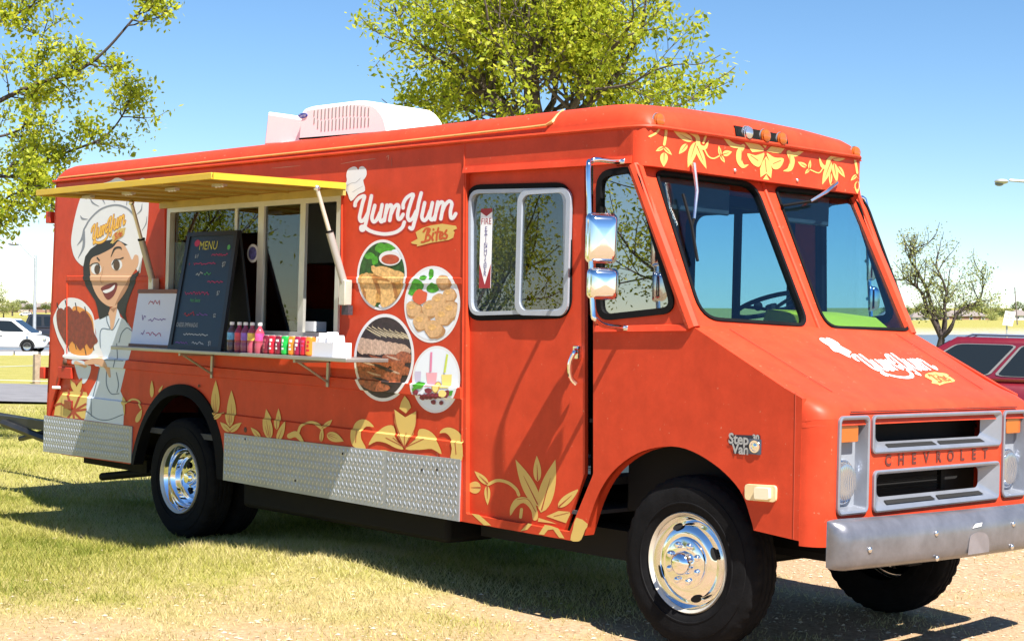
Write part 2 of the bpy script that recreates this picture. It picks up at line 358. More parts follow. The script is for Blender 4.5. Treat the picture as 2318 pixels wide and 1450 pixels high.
# roof: cross section swept from rear to front with rounded edges and front cap
def roof():
    xs = [-1.99, -1.985, -1.96, -1.90, -1.80, 0, 2, 3.6, 4.15, 4.28, 4.37, 4.43, 4.465, 4.475]
    drop = [.16, .11, .055, .015, 0, 0, 0, 0, 0, .008, .03, .065, .115, .165]
    ys = []; zs = []
    n = 8
    sec = [(0-.012, 2.665)]
    for i in range(n+1):
        t = math.pi/2*i/n; sec.append((.13-.13*math.cos(t), 2.68+.135*math.sin(t)))
    sec += [(.5, 2.84), (1.0, 2.85)]
    sec = sec+[(W-a, b) for a, b in sec[:-1]][::-1]
    V = []; F = []
    for x, d in zip(xs, drop):
        pin = max(0, (x-4.28)/.2)**2*.05
        for a, b in sec:
            zt = 2.69-.007*(x+2)*.7 if b < 2.67 else b
            lo = 2.672-.003*(x+2)
            z = lo+(b-2.665)*(1-d/.185) if d else lo+(b-2.665)
            V.append((x, 1+(a-1)*(1-pin), z))
    m = len(sec)
    for i in range(len(xs)-1):
        for j in range(m-1): F.append((i*m+j, i*m+j+1, (i+1)*m+j+1, (i+1)*m+j))
        F.append((i*m+m-1, i*m, (i+1)*m, (i+1)*m+m-1))
    F += [tuple(range(m))[::-1], tuple((len(xs)-1)*m+j for j in range(m))]
    return mesh("roof", V, F, RED, truck, smooth=True, auto=50)
roof()
# drip rail along the side and round the header
G().tube([(-1.99, -.012, 2.690), (0, -.012, 2.685), (3, -.012, 2.668), (4.36, -.012, 2.655), (4.43, .01, 2.655), (4.478, .07, 2.657), (4.488, .14, 2.657), (4.488, 1.86, 2.672), (4.478, 1.93, 2.672), (4.43, 2.0, 2.67)], .011, 6).build("drip_rail", RED, truck, smooth=True)
st = [SD(u, v, .0) for u, v in [(135, 404), (350, 381), (560, 358.5), (880, 325), (1199, 290), (1238, 285)]]
G().tube([p+np.array([0, -.006, .004]) for p in st]+[SD(1250, 277, .01), SD(1262, 262, .045), SD(1275, 250, .1)], [.007]*6+[.012, .010, .008], 6).build("roof_seal_strip", "roof_strip", truck, smooth=True)
# header over the windscreen
XH = 4.47
def plan_strip(x0, r, y0, y1, n=6):
    """plan outline going round the front: returns list of (x,y)"""
    P = [(x0-r-.10, y0)]
    for i in range(n+1):
        t = math.pi/2*i/n; P.append((x0-r+r*math.sin(t), y0+r-r*math.cos(t)))
    for i in range(n+1):
        t = math.pi/2*i/n; P.append((x0-r+r*math.cos(t), y1-r+r*math.sin(t)))
    P.append((x0-r-.10, y1)); return P
pl = plan_strip(XH, .085, -.004, W+.004)
def loft_plan(pl, zz, th=.02):
    V = []; F = []; n = len(pl)
    for z in zz:
        V += [(x, y, z) for x, y in pl]
    for i in range(len(zz)-1):
        for j in range(n-1): F.append((i*n+j, i*n+j+1, (i+1)*n+j+1, (i+1)*n+j))
    return V, F
V = []; n = len(pl)
V = [(x, y, 2.452) for x, y in pl]+[(x, y, 2.668) for x, y in pl]+[(x-.05, 1+(y-1)*.97, 2.452) for x, y in pl]+[(x-.05, 1+(y-1)*.97, 2.668) for x, y in pl]
F = [(j, j+1, n+j+1, n+j) for j in range(n-1)]+[(2*n+j+1, 2*n+j, 3*n+j, 3*n+j+1) for j in range(n-1)]+[(j+1, j, 2*n+j, 2*n+j+1) for j in range(n-1)]+[(n+j, n+j+1, 3*n+j+1, 3*n+j) for j in range(n-1)]
header = mesh("header_panel", V, F, RED, truck, smooth=True, auto=35)
# windscreen frame: sloped plane between header and cowl
WT, WB = np.array([4.405, 0, 2.458]), np.array([4.825, 0, 1.635])
wn = np.cross(np.array([0, 1., 0]), WT-WB); wn /= np.linalg.norm(wn)
if wn[0] < 0: wn = -wn
def ws_map(a, b, d):  # a: y, b: 0 bottom..1 top , d: depth inward
    p = WB+(WT-WB)*b-wn*d; return (p[0], a, p[2])
def ws_yb(u, v):
    p = PLN(u, v, WB, wn); return (p[1], (p[2]-WB[2])/(WT[2]-WB[2]))
wl = rpoly([ws_yb(*p) for p in [(1482, 387), (1708, 415), (1830, 738), (1588, 722)]], [.06, .12, .10, .14])
wr = rpoly([ws_yb(*p) for p in [(1752, 424), (1955, 445), (2065, 748), (1868, 742)]], [.06, .12, .10, .13])
V, F = slab([[(0.0, -.02), (W, -.02), (W, 1.02), (0.0, 1.02)], wl, wr], ws_map, 0, .035); mesh("windscreen_frame", V, F, RED, truck)
for lp in (wl, wr):
    V, F = slab([inset(lp, -.006), inset(lp, .013)], ws_map, -.008, .03); o = mesh("windscreen", V, F, "black_rubber", truck)
    V, F = slab([lp], ws_map, .010, .014); mesh("pane", V, F, "windshield_glass", o)
# pillar beads and centre post
for a in (.012, W-.012): G().tube([ws_map(a, -.02, .012), ws_map(a, 1.0, .012)], .036, 8).build("windscreen_pillar", RED, truck, smooth=True)
c0 = ws_yb(1722, 409); c1 = ws_yb(1852, 742); G().tube([ws_map(c1[0], -.01, 0), ws_map(c0[0], .99, 0)], .014, 8).build("centre_post_trim", RED, truck, smooth=True)
# hood and nose
XF = 5.62
def hood():
    prof = [(4.80, 1.640, 0), (4.86, 1.612, 0), (5.1, 1.492, .2), (5.34, 1.372, .7), (5.45, 1.326, 1), (5.53, 1.298, 1), (5.585, 1.268, 1), (5.612, 1.235, 1), (XF, 1.205, 1)]
    r = .115; ysl = [r-r*math.cos(math.pi/2*i/8) for i in range(9)]; ys = ysl+[.5, 1.0, 1.5]+[W-y for y in ysl[::-1]]
    V = []; F = []
    for x, z, wgt in prof:
        for y in ys:
            e = min(y, W-y); c = r-math.sqrt(max(0, r*r-(r-e)**2)) if e < r else 0
            edge = max(0, .03-e)/.03
            V.append((x-c*wgt, -.004+y*(W+.008)/W, z-.018*edge**2*(1-.3*wgt)+ .012*math.sin(math.pi*y/W)*(1 if x < 5.45 else .3)))
    m = len(ys)
    for i in range(len(prof)-1):
        for j in range(m-1): F.append((i*m+j, i*m+j+1, (i+1)*m+j+1, (i+1)*m+j))
    b = len(V); V += [(x, y, z-.03) for x, y, z in V]
    F += [tuple(b+i for i in f[::-1]) for f in F]
    return mesh("hood", V, F, RED, truck, smooth=True, auto=60)
hood_o = hood()
# nose front sheet with openings, corners rounded
def FY(u, v): p = FR(u, v, XF); return (p[1], p[2])
bezL = rpoly([FY(1895, 938), FY(1968, 938), FY(1971, 1155), FY(1903, 1155)], .025)
cyc = 1.0
def mir(l): return [(2*cyc-a, b) for a, b in l][::-1]
bezL = rrect(.118, .755, .372, 1.222, .035); bezR = mir(bezL)
grU = rrect(.394, 1.035, 1.606, 1.222, .03); grL = rrect(.414, .752, 1.596, .955, .03)
fr_map = lambda a, b, d: (XF-d, a, b)
V, F = slab([[(.11, .60), (W-.11, .60), (W-.11, 1.208), (.11, 1.208)][::1], inset(bezL, .012), inset(bezR, .012), inset(grU, .012), inset(grL, .012)], fr_map, 0, .02)
mesh("nose_panel", V, F, RED, truck)
for s in (0, 1):
    V = []; F = []; n = 9
    for z in (.612, .9, 1.208):
        for i in range(n):
            t = math.pi/2*i/(n-1); x = XF-.115+.115*math.sin(t); y = .112-.115*math.cos(t)
            V.append((x, y if s == 0 else W-y, z))
    for k in range(2):
        for i in range(n-1): F.append((k*n+i, k*n+i+1, (k+1)*n+i+1, (k+1)*n+i))
    mesh("nose_corner", V, F, RED, truck, smooth=True)
# narrow shut line under the hood and black slot above the bumper
G().box((XF-.001, .22, 1.236), (XF+.0035, 1.78, 1.241)).build("hood_shut_line", "void_black", truck)
G().box((XF-.001, .42, .675), (XF+.003, 1.60, .712)).build("lower_air_slot", "void_black", truck)
def funnel(outer, inner, depth, name, m, parent, lip=.012):
    """bezel: rounded lip proud of the panel, sloping walls, back edge"""
    n = len(outer); o2 = inset(outer, .006); V = []
    rings = [(outer, -.001), (outer, -lip), (inset(outer, .008), -lip-.004), (inset(outer, .018), -lip), (inner, depth)]
    for l, d in rings: V += [fr_map(a, b, d) for a, b in l]
    F = [(k*n+i, k*n+(i+1) % n, (k+1)*n+(i+1) % n, (k+1)*n+i) for k in range(len(rings)-1) for i in range(n)]
    return mesh(name, V, F, m, parent, smooth=True, auto=35)
def sub_rr(l, x0, z0, x1, z1, r=.02): return rrect(x0, z0, x1, z1, r)
gu = funnel(grU, rrect(.51, 1.085, 1.49, 1.200, .03), .05, "grille_surround", "silver_paint", truck)
gl = funnel(grL, rrect(.53, .815, 1.48, .925, .03), .05, "grille_surround", "silver_paint", truck)
for g_, z0, z1, zs in ((gu, 1.05, 1.21, 1.060), (gl, .77, .95, .785)):
    G().box((XF-.30, .50, z0), (XF-.28, 1.50, z1)).build("radiator_core", "void_black", g_)
    for y0 in (.545, 1.015): 
        p = [(XF-.004, y0, zs), (XF-.004, y0+.44, zs), (XF-.030, y0+.43, zs+.016), (XF-.030, y0+.01, zs+.016)]
        G().add([(a+.006, b, c+.001) for a, b, c in p], [(0, 1, 2, 3)]).build("air_slot", "void_black", g_)
for k in range(5):
    G().box((XF-.12, .56, .825+.014*k), (XF-.115, 1.20, .832+.014*k)).build("grille_bar", "black_metal", gl)
G().box((XF-.125, 1.20, .815), (XF-.10, 1.235, .93)).build("hood_latch", "black_metal", gl)
for l, sgn in ((bezL, 1), (bezR, -1)):
    cx = (.118+.372)/2 if sgn > 0 else W-(.118+.372)/2
    inn = inset(l, .035); b = funnel(l, inn, .055, "headlamp_bezel", "silver_paint", truck)
    V, F = slab([inset(l, .03)], fr_map, .05, .06); mesh("bezel_back", V, F, mat("bezel_grey", (.24, .26, .30), .5), b)
    oy = -.025*sgn
    G().lathe([(0.0, .0), (.012, .05), (.006, .085), (-.02, .098)], (XF-.055+.028, cx+oy*.6, .905), 'x', 28).build("headlight", "lamp_lens", b, smooth=True)
    G().lathe([(-.03, .098), (.0, .106), (.004, .101), (-.002, .096)], (XF-.042, cx+oy*.6, .905), 'x', 28).build("headlight_ring", "chrome", b, smooth=True)
    V, F = slab([rrect(cx+oy*.6-.075, 1.095, cx+oy*.6+.075, 1.175, .008, 2)], fr_map, .01, .05); mesh("turn_signal", V, F, "amber_lens", b, bevel=.006)
# CHEVROLET lettering between the grilles
mat("letter_dark", (.10, .02, .015), .6)
for i, ch in enumerate("CHEVROLET"):
    tv, tf = text2d(ch, .074, bold=.0028); mesh("chevrolet_letter", [fr_map(.545+i*.114+x*1.08, .996+y, -.003) for x, y in tv], tf, "letter_dark", truck)
# bumper
def bumper():
    prof = [(-.03, .0), (.02, -.004), (.045, .006), (.058, .025), (.062, .055), (.062, .13), (.056, .165), (.042, .195), (.018, .216), (-.01, .224), (-.03, .225)]
    V = []; F = []; m = len(prof); rb = .075; ys = [-.085+rb-rb*math.cos(math.pi/2*k/6) for k in range(7)]; ys = ys+[.3, .7, 1.0, 1.3, 1.7]+[2-y for y in ys[::-1]]
    for y in ys:
        e = min(y+.085, 2.085-y); bow = .05*(1-((y-1)/1.085)**2); wrap = -(rb-math.sqrt(max(0, rb*rb-(rb-min(e, rb))**2)))
        for a, b in prof: V.append((5.745+bow+wrap*max(0, (a+.03)/.092)+a, y, .522-.014*(y-1)+b+(.01*wrap/rb if b > .1 else -.01*wrap/rb)))
    for i in range(len(ys)-1):
        for j in range(m): F.append((i*m+j, i*m+(j+1) % m, (i+1)*m+(j+1) % m, (i+1)*m+j))
    F += [tuple(range(m))[::-1], tuple((len(ys)-1)*m+j for j in range(m))]
    m_ = mat("bumper_grey", (.20, .20, .225), .30, .6, var=.22, vs=7, bump=.08, bs=25)
    o = mesh("front_bumper", V, F, m_, truck, smooth=True, auto=50)
    for y, z in ((.10, .625), (.62, .665), (1.35, .66), (.63, .545), (1.34, .545)):
        G().ball((5.745+.05*(1-((y-1)/1.135)**2)+.062, y, z), .014, 6, (.6, 1, 1)).build("bumper_bolt", "chrome_soft", o, smooth=True)
    x0 = 5.745+.05+.0635
    V, F = slab([catmull([(.90, .54), (.91, .60), (.93, .635), (1.0, .645), (1.07, .63), (1.10, .59), (1.10, .54)], 4)], lambda a, b, d: (x0-.001+d, a, b), 0, .0015); mesh("worn_patch", V, F, mat("worn_grey", (.22, .20, .21), .5, .3, var=.2), o)
    V, F = slab([[(.94, .668), (1.02, .672), (1.03, .690), (.97, .688)]], lambda a, b, d: (x0-.002+d, a, b), 0, .002); mesh("paint_chip", V, F, "white_vinyl", o)
bumper()
G().box((5.45, .55, .50), (5.75, .66, .60)).build("bumper_bracket", "black_metal", truck)
G().box((5.45, 1.34, .50), (5.75, 1.45, .60)).build("bumper_bracket", "black_metal", truck)
# rear wall, floor, chassis
V, F = slab([[(0.0, .475), (W, .475), (W, 2.69), (0.0, 2.69)], ], lambda a, b, d: (-2.03+.03*(b-.475)+d, a, b), 0, .03); mesh("rear_wall", V, F, RED, truck)
for u, v0, v1 in ((112, 478, 508), (98, 826, 862)):
    p = SD(u, (v0+v1)/2, .05); G().box((p[0]-.03, .03, p[2]-.045), (p[0]+.05, .09, p[2]+.05)).build("rear_door_hinge", "red_trim", truck, bevel=.005)
G().box((-1.95, .035, .74), (4.0, W-.035, .78)).build("cargo_floor", "interior_dark", truck)
G().box((3.2, .035, .60), (4.08, W-.035, .62)).build("cab_floor", "interior_dark", truck); G().box((2.95, .32, .34), (4.30, 1.68, .50)).build("underbody_tray", "void_black", truck); G().box((4.09, .62, .45), (5.4, W-.62, .62)).build("front_crossmember", "void_black", truck)
G().box((-1.8, .45, .42), (-.75, 1.6, .50)).build("rear_crossmember", "void_black", truck)
for y in (.55, 1.35): G().box((-1.9, y, .50), (5.5, y+.09, .68)).build("chassis_rail", "black_metal", truck)
G().box((.72, .10, .30), (2.9, .5, .52)).build("fuel_tank", "black_metal", truck, bevel=.03)
G().lathe([(-.001, 0), (0, .13), (1.0, .13), (1.001, 0)], (2.1, .8, .42), 'x', 20).build("muffler", "dark_rust", truck, smooth=True)
for x, y0 in ((0, .3), (4.79, .35)): G().tube([(x, y0, .44), (x, W-y0, .44)], .06, 10).build("axle", "black_metal", truck)
G().ball((0, 1.0, .44), .18, 8).build("differential", "black_metal", truck, smooth=True)
G().box((-1.75, .20, .40), (-.75, .3, .50)).build("rear_frame_step", "black_metal", truck)
p0, p1 = SD(232, 1078, .25), SD(338, 1068, .25); G().tube([p0, p1, p1+(p1-p0)*.6], .033, 10).build("exhaust_pipe", "black_metal", truck, smooth=True)
# engine bay and wheel housings (dark inside)
G().box((4.15, .30, .62), (5.42, W-.30, 1.30)).build("engine_bay", "void_black", truck)
for xa, xb in ((-.66, .70), (4.10, 5.28)):
    for y0, y1 in ((.035, .60), (W-.60, W-.035)):
        g = G(); g.box((xa, y0, 1.10), (xb, y1, 1.12)); yy = y1 if y0 < 1 else y0; g.box((xa, yy-.01, .62), (xb, yy+.01, 1.11)); g.build("wheel_housing", "void_black", truck)
# fender flare, rear
n = len(archR); V = []; 
outer = inset([(x, z) for x, z in archR], 0)
ctr = np.array([.03, .52])
rg = []
for (x, z) in archR:
    d = np.array([x, z])-ctr; L = np.linalg.norm(d); u_ = d/L; rg.append((ctr+u_*(L+.022), ctr+u_*(L-.055)))
V = [(a[0], -.015, a[1]) for a, b in rg]+[(b[0], -.035, b[1]) for a, b in rg]+[(b[0], .05, b[1]) for a, b in rg]+[(a[0], .01, a[1]) for a, b in rg]
F = [(k*n+i, k*n+i+1, ((k+1) % 4)*n+i+1, ((k+1) % 4)*n+i) for k in range(4) for i in range(n-1)]+[(0, n, 2*n, 3*n), (n-1, 4*n-1, 3*n-1, 2*n-1)]
mesh("fender_flare", V, F, "black_rubber", truck, smooth=True, auto=40)
# front arch return edge
n = len(archF); V = [(x, -.004, z) for x, z in archF]+[(x, .07, z) for x, z in archF]
mesh("front_arch_lip", V, [(i, i+1, n+i+1, n+i) for i in range(n-1)], RED, truck, smooth=True)

# ------------------------------------------------------------------ wheels
TR = .438
def tyre(g, c, w=.20, n=120):
    y0, y1 = -w/2, w/2
    prof = [(y0+.012, .245), (y0-.002, .27), (y0-.008, .295), (y0-.013, .297), (y0-.013, .303), (y0-.011, .305), (y0-.013, .345), (y0-.010, .37), (y0-.008, .378), (y0-.003, .380), (y0+.002, .400), (y0+.006, .410), (y0+.020, .428)]
    k0 = len(prof); xs = np.linspace(y0+.028, y1-.028, 17)
    for i, a in enumerate(xs): prof.append((a, TR-(.009 if i in (4, 8, 12) else 0)-.004*(2*i/16-1)**2))
    k1 = len(prof); prof += [(y1-.020, .428), (y1-.006, .410), (y1+.010, .37), (y1+.012, .32), (y1+.002, .27), (y1-.012, .245)]
    def mod(k, j, a, r):
        if k0 <= j < k1:
            i = j-k0
            if (i <= 2 or i >= 14) and k % 3 == 0: r -= .008
            elif i in (5, 6, 7, 9, 10, 11) and (k+i//2) % 4 == 0: r -= .005
        elif j in (k0-1, k1) and k % 3 == 0: r -= .006
        return a, r
    return g.lathe(prof, c, 'y', n, mod=mod)
mat("tyre_rubber", (.008, .008, .009), .85, spec=.10, var=.45, vs=9, bump=.15, bs=90)
mat("hand_hole", (.004, .004, .004), .9)
def wheel(name, x, y, side, rear):
    """side -1: outer face towards -y"""
    wh = empty(name, (x, y, TR), truck); f = lambda a: a*side*-1
    tyre(G(), (x, y, TR)).build("tyre", "tyre_rubber", wh, smooth=True, auto=35)
    s = side
    if rear:
        lip = [(.088, .236), (.105, .243), (.112, .251), (.104, .256), (.085, .254)]
        g = G(); g.lathe([(s*a, r) for a, r in lip], (x, y, TR), 'y', 48); g.build("rim_ring", "steel_tan", wh, smooth=True)
        g = G(); g.lathe([(s*a, r) for a, r in [(.09, .238), (.07, .222), (.055, .218), (.03, .214), (.015, .196), (-.02, .192), (-.055, .178), (-.07, .15), (-.075, .10), (-.075, .06)]], (x, y, TR), 'y', 48); g.build("deep_dish_liner", "chrome", wh, smooth=True)
        g = G(); g.lathe([(s*a, r) for a, r in [(-.075, .062), (.0, .058), (.02, .05), (.045, .035), (.052, .0)]], (x, y, TR), 'y', 28); g.build("hub_cap", "chrome", wh, smooth=True)
        for k in range(8):
            t = 2*math.pi*(k+.5)/8; g = G(); g.lathe([(s*-.072, .013), (s*-.05, .012), (s*-.042, .0)], (x+.105*math.cos(t), y, TR+.105*math.sin(t)), 'y', 8); g.build("lug_nut", "chrome", wh, smooth=True)
        for k in range(5):
            t = 2*math.pi*(k+.1)/5; c = (x+.158*math.cos(t), y, TR+.158*math.sin(t)); g = G(); g.lathe([(s*-.058, .0), (s*-.058, .026)], c, 'y', 16); g.build("hand_hole", "hand_hole", wh)
    else:
        lip = [(.078, .232), (.094, .240), (.102, .250), (.092, .256), (.07, .254)]
        g = G(); g.lathe([(s*a, r) for a, r in lip], (x, y, TR), 'y', 56); g.build("rim_ring", "steel_tan", wh, smooth=True)
        g = G(); g.lathe([(s*a, r) for a, r in [(.085, .233), (.06, .224), (.05, .214), (.052, .208), (.045, .196), (.085, .186), (.098, .165), (.102, .145), (.100, .128)]], (x, y, TR), 'y', 56); g.build("wheel_liner", "chrome", wh, smooth=True)
        g = G(); g.lathe([(s*a, r) for a, r in [(.098, .132), (.112, .127), (.117, .116), (.117, .05)]], (x, y, TR), 'y', 48); g.build("hub_face", "chrome", wh, smooth=True)
        g = G(); g.lathe([(s*a, r) for a, r in [(.115, .062), (.150, .056), (.165, .045), (.172, .025), (.174, 0)]], (x, y, TR), 'y', 32); g.build("hub_cap", "chrome", wh, smooth=True)
        for k in range(8):
            t = 2*math.pi*(k+.5)/8; c = (x+.095*math.cos(t), y+s*.124, TR+.095*math.sin(t)); g = G(); g.ball(c, .0175, 7, (1, .9, 1)); g.build("lug_nut", "chrome", wh, smooth=True)
        for k in range(4):
            t = 2*math.pi*(k+.47)/4-.38; c = np.array((x+.186*math.cos(t), y+s*.0905, TR+.186*math.sin(t))); e1 = np.array((-math.sin(t), 0, math.cos(t))); e2 = np.array((math.cos(t), -s*.55, math.sin(t))); e2 /= np.linalg.norm(e2)
            V = [tuple(c+e1*.034*math.cos(q)+e2*.019*math.sin(q)+np.array((0, s*.004, 0))) for q in np.linspace(0, 2*math.pi, 20, endpoint=False)]
            mesh("hand_hole", V, [tuple(range(20))], "hand_hole", wh)
    return wh
wheel("front_wheel", 4.79, .14, -1, False); wheel("front_wheel", 4.79, W-.14, 1, False)
wheel("rear_wheel", 0.02, .12, -1, True); wheel("rear_wheel", 0.02, W-.12, 1, True)
for y in (.38, W-.38):
    wh = empty("inner_rear_wheel", (.02, y, TR), truck); tyre(G(), (.02, y, TR)).build("tyre", "tyre_rubber", wh, smooth=True, auto=35)
    G().lathe([(-.08, .25), (-.02, .2), (-.02, .02)], (.02, y, TR), 'y', 32).build("rim", "black_metal", wh)

# ------------------------------------------------------------------ door, door window, quarter window
YD = .026
do = sxz([(1046, 386), (1323, 369), (1324, 1070), (1276, 1203), (1046, 1168)], YD)
dwo = rpoly(sxz([(1059, 421), (1294, 415), (1294, 718), (1059, 724)], YD), .12, 8)
V, F = slab([do, dwo], side_map, YD, YD+.025); door = mesh("cab_door", V, F, RED, truck)
ring = lambda lp, a, b, d0, d1, nm, m, par: mesh(nm, *slab([inset(lp, a), inset(lp, b)], side_map, d0, d1), m, par)
ring(dwo, -.006, .026, YD-.012, YD+.02, "window_rubber", "black_rubber", door)
ring(dwo, .024, .046, YD-.018, YD+.01, "window_frame", "door_alu", door)
lp = inset(dwo, .04); xm0, xm1 = 3.535, 3.585
zt_, zb_ = 2.385, 1.675
sl = rrect(3.53, 1.665, 3.945, 2.362, .07); sli = rrect(3.565, 1.693, 3.914, 2.336, .055)
V, F = slab([sl, sli], side_map, YD-.026, YD-.006); mesh("sliding_sash", V, F, "door_alu", door)
V, F = slab([sli], side_map, YD-.014, YD-.011); mesh("pane", V, F, "door_glass", door)
V, F = slab([clip(lp, [(3.0, 1.5), (3.55, 1.5), (3.55, 2.6), (3.0, 2.6)])], side_map, YD+.004, YD+.007); mesh("pane", V, F, "door_glass", door)
# extinguisher notice behind the fixed pane
mat("notice_white", (.80, .82, .86), .5); mat("notice_red", (.30, .02, .03), .5); mat("notice_blue", (.10, .08, .25), .5)
nx0, nx1, nz0, nz1 = SD(1086, 560, YD)[0], SD(1112, 560, YD)[0], SD(1098, 652, YD)[2], SD(1098, 472, YD)[2]
V, F = slab([[(nx0, nz0), (nx1, nz0), (nx1, nz1), (nx0, nz1)]], side_map, YD+.0015, YD+.003); notice = mesh("extinguisher_notice", V, F, "notice_white", door)
xc = (nx0+nx1)/2; wN = nx1-nx0
V, F = slab([[(nx0, nz0), (nx1, nz0), (nx1, nz0+.14), (xc, nz0+.02), (nx0, nz0+.14)]], side_map, YD+.0008, YD+.0012); mesh("notice_arrow", V, F, "notice_red", notice)
V, F = slab([[(nx0, nz1), (nx1, nz1), (nx1, nz1-.02), (xc, nz1-.045), (nx0, nz1-.02)]], side_map, YD+.0008, YD+.0012); mesh("notice_arrow", V, F, "notice_red", notice)
tv, tf = text2d("FIRE", .050); mesh("notice_lettering", [(xc+x, YD+.0005, nz1-.075+y) for x, y in tv], tf, "notice_red", notice)
for i, ch in enumerate("EXTINGUISHER"):
    tv, tf = text2d(ch, .040); mesh("notice_lettering", [(xc+x, YD+.0005, nz1-.118-i*.0235+y) for x, y in tv], tf, "notice_blue", notice)
# quarter window
ring(qwo, -.012, .022, -.016, .02, "quarter_window", "black_rubber", truck); qwr = bpy.data.objects["quarter_window"]
V, F = slab([inset(qwo, .01)], side_map, .002, .006); mesh("pane", V, F, "quarter_glass", qwr)
a, b = SD(1463, 470, .06), SD(1470, 705, .06)
# waist ledge, panel seam, rivets, door gap parts
p, q = SD(1352, 738, 0), SD(1560, 735, 0); G().hexa([(p[0], -.004, p[2]-.03), (q[0], -.004, q[2]-.03), (q[0], -.022, q[2]-.03), (p[0], -.022, p[2]-.03), (p[0], -.004, p[2]+.004), (q[0], -.004, q[2]+.004), (q[0], -.014, q[2]), (p[0], -.014, p[2])]).build("waist_ledge", RED, truck)
for u, v in [(1056, 387), (1097, 385), (1142, 383), (1183, 380), (1228, 375), (1273, 371), (1322, 367)]:
    p = SD(u, v, -.006); G().ball(p, .008, 5, (1, .7, 1)).build("rivet", RED, truck, smooth=True)
pa, pb = sxz([(1052, 391), (1432, 368)])
G().hexa([(pa[0], -.004, pa[1]-.004), (pb[0], -.004, pb[1]-.004), (pb[0], -.022, pb[1]-.004), (pa[0], -.022, pa[1]-.004), (pa[0], -.004, pa[1]+.035), (pb[0], -.004, pb[1]+.035), (pb[0], -.012, pb[1]+.035), (pa[0], -.012, pa[1]+.035)]).build("door_header_lip", RED, truck)
G().tube([(XS-.06, -.003, 2.66), (XS, -.003, .47)], .006, 6).build("panel_seam", RED, truck)
G().tube([(5.466, -.0045, 1.325), (5.474, -.0045, .64)], .0022, 5).build("fender_seam", "vein_red", truck)
for z0, z1, dx in ((1.47, 1.60, 0), (1.30, 1.36, .01)): G().box((4.15+dx, .02, z0), (4.17+dx, .05, z1)).build("door_latch_plate", "aluminium", truck)
G().hexa([(4.02, .10, .56), (4.06, .10, .56), (4.06, .12, .56), (4.02, .12, .56), (4.12, .10, .83), (4.17, .10, .83), (4.17, .12, .83), (4.12, .12, .83)]).build("step_well_trim", mat("teal_dark", (.02, .10, .10), .6), truck)
# chrome door handle
hp = [SD(u, v, y) for u, v, y in [(1305, 790, .02), (1303, 795, -.03), (1299, 800, -.045), (1291, 820, -.05), (1290, 840, -.045), (1294, 857, -.03), (1304, 868, -.005)]]
hnd = G().tube(catmull(hp, 4), [.014, .014, .015, .016, .016, .015]+[.013]*19, 8).build("door_handle", "chrome", door, smooth=True)
p = SD(1304, 797, .0); G().box((p[0]-.02, -.008, p[2]-.035), (p[0]+.02, .025, p[2]+.035)).build("handle_plate", "chrome", hnd, bevel=.004)
G().box((4.055, .10, .55), (4.075, .115, 2.44)).build("door_guide_rail", "black_metal", truck)

# ------------------------------------------------------------------ cab interior
cab = truck
G().box((-1.9, .04, 2.60), (4.36, W-.04, 2.63)).build("ceiling_liner", "interior_grey", truck)
V, F = slab([[(.04, .78), (1.96, .78), (1.96, 2.6), (.04, 2.6)], [(.55, .80), (1.25, .80), (1.25, 2.45), (.55, 2.45)]], lambda a, b, d: (3.02+d, a, b), 0, .02); mesh("cab_partition", V, F, "interior_grey", truck)
G().hexa([(4.42, .10, 1.30), (4.80, .10, 1.30), (4.80, W-.1, 1.30), (4.42, W-.1, 1.30), (4.50, .10, 1.60), (4.79, .10, 1.625), (4.79, W-.1, 1.625), (4.50, W-.1, 1.60)]).build("dashboard", "lime_dash", truck, bevel=.015)
G().hexa([(4.30, 1.18, 1.50), (4.76, 1.18, 1.63), (4.76, W-.1, 1.63), (4.30, W-.1, 1.50), (4.36, 1.2, 1.74), (4.66, 1.2, 1.71), (4.66, W-.12, 1.71), (4.36, W-.12, 1.74)]).build("instrument_cowl", "lime_dash", truck, bevel=.012)
G().hexa([(4.55, .42, 1.60), (4.74, .42, 1.60), (4.74, 1.02, 1.60), (4.55, 1.02, 1.60), (4.57, .44, 1.66), (4.72, .44, 1.65), (4.72, 1.0, 1.65), (4.57, 1.0, 1.66)]).build("glove_tray", mat("green_tray", (.10, .32, .10), .5), truck, bevel=.01)
sw = empty("steering_wheel", FR(1745, 690, 4.33), truck); sc_ = np.array(WO[sw.name]); nx = np.array([-.35, 0, .94]); e1 = np.array([0, 1., 0]); e2 = np.cross(nx, e1)
g = G(); rr_ = .21; g.tube([sc_+rr_*(math.cos(t)*e1+math.sin(t)*e2) for t in np.linspace(0, 2*math.pi, 40)], .014, 8); g.build("wheel_rim", "black_rubber", sw, smooth=True)
for t in (0.2, math.pi-.2, math.pi*1.5): G().tube([sc_-nx*.03, sc_+rr_*(math.cos(t)*e1+math.sin(t)*e2)], .011, 6).build("spoke", "black_rubber", sw)
G().tube([sc_-nx*.0, sc_-nx*.45], [.035, .03], 10).build("steering_column", "black_metal", sw)
kp = sc_+rr_*(.25*e1+.6*e2)+nx*.04; G().ball(kp, .028, 7).build("spinner_knob", "black_rubber", sw, smooth=True)
seat = empty("driver_seat", (3.75, 1.45, .78), truck)
G().box((3.55, 1.2, 1.02), (4.05, 1.7, 1.16)).build("cushion", "interior_dark", seat, bevel=.04); G().box((3.48, 1.22, 1.14), (3.60, 1.68, 1.72)).build("backrest", "interior_dark", seat, bevel=.04); G().box((3.68, 1.38, .78), (3.9, 1.52, 1.03)).build("pedestal", "black_metal", seat)
G().box((4.30, .86, 2.30), (4.33, 1.14, 2.37)).build("rear_view_mirror", "black_metal", truck, bevel=.01)

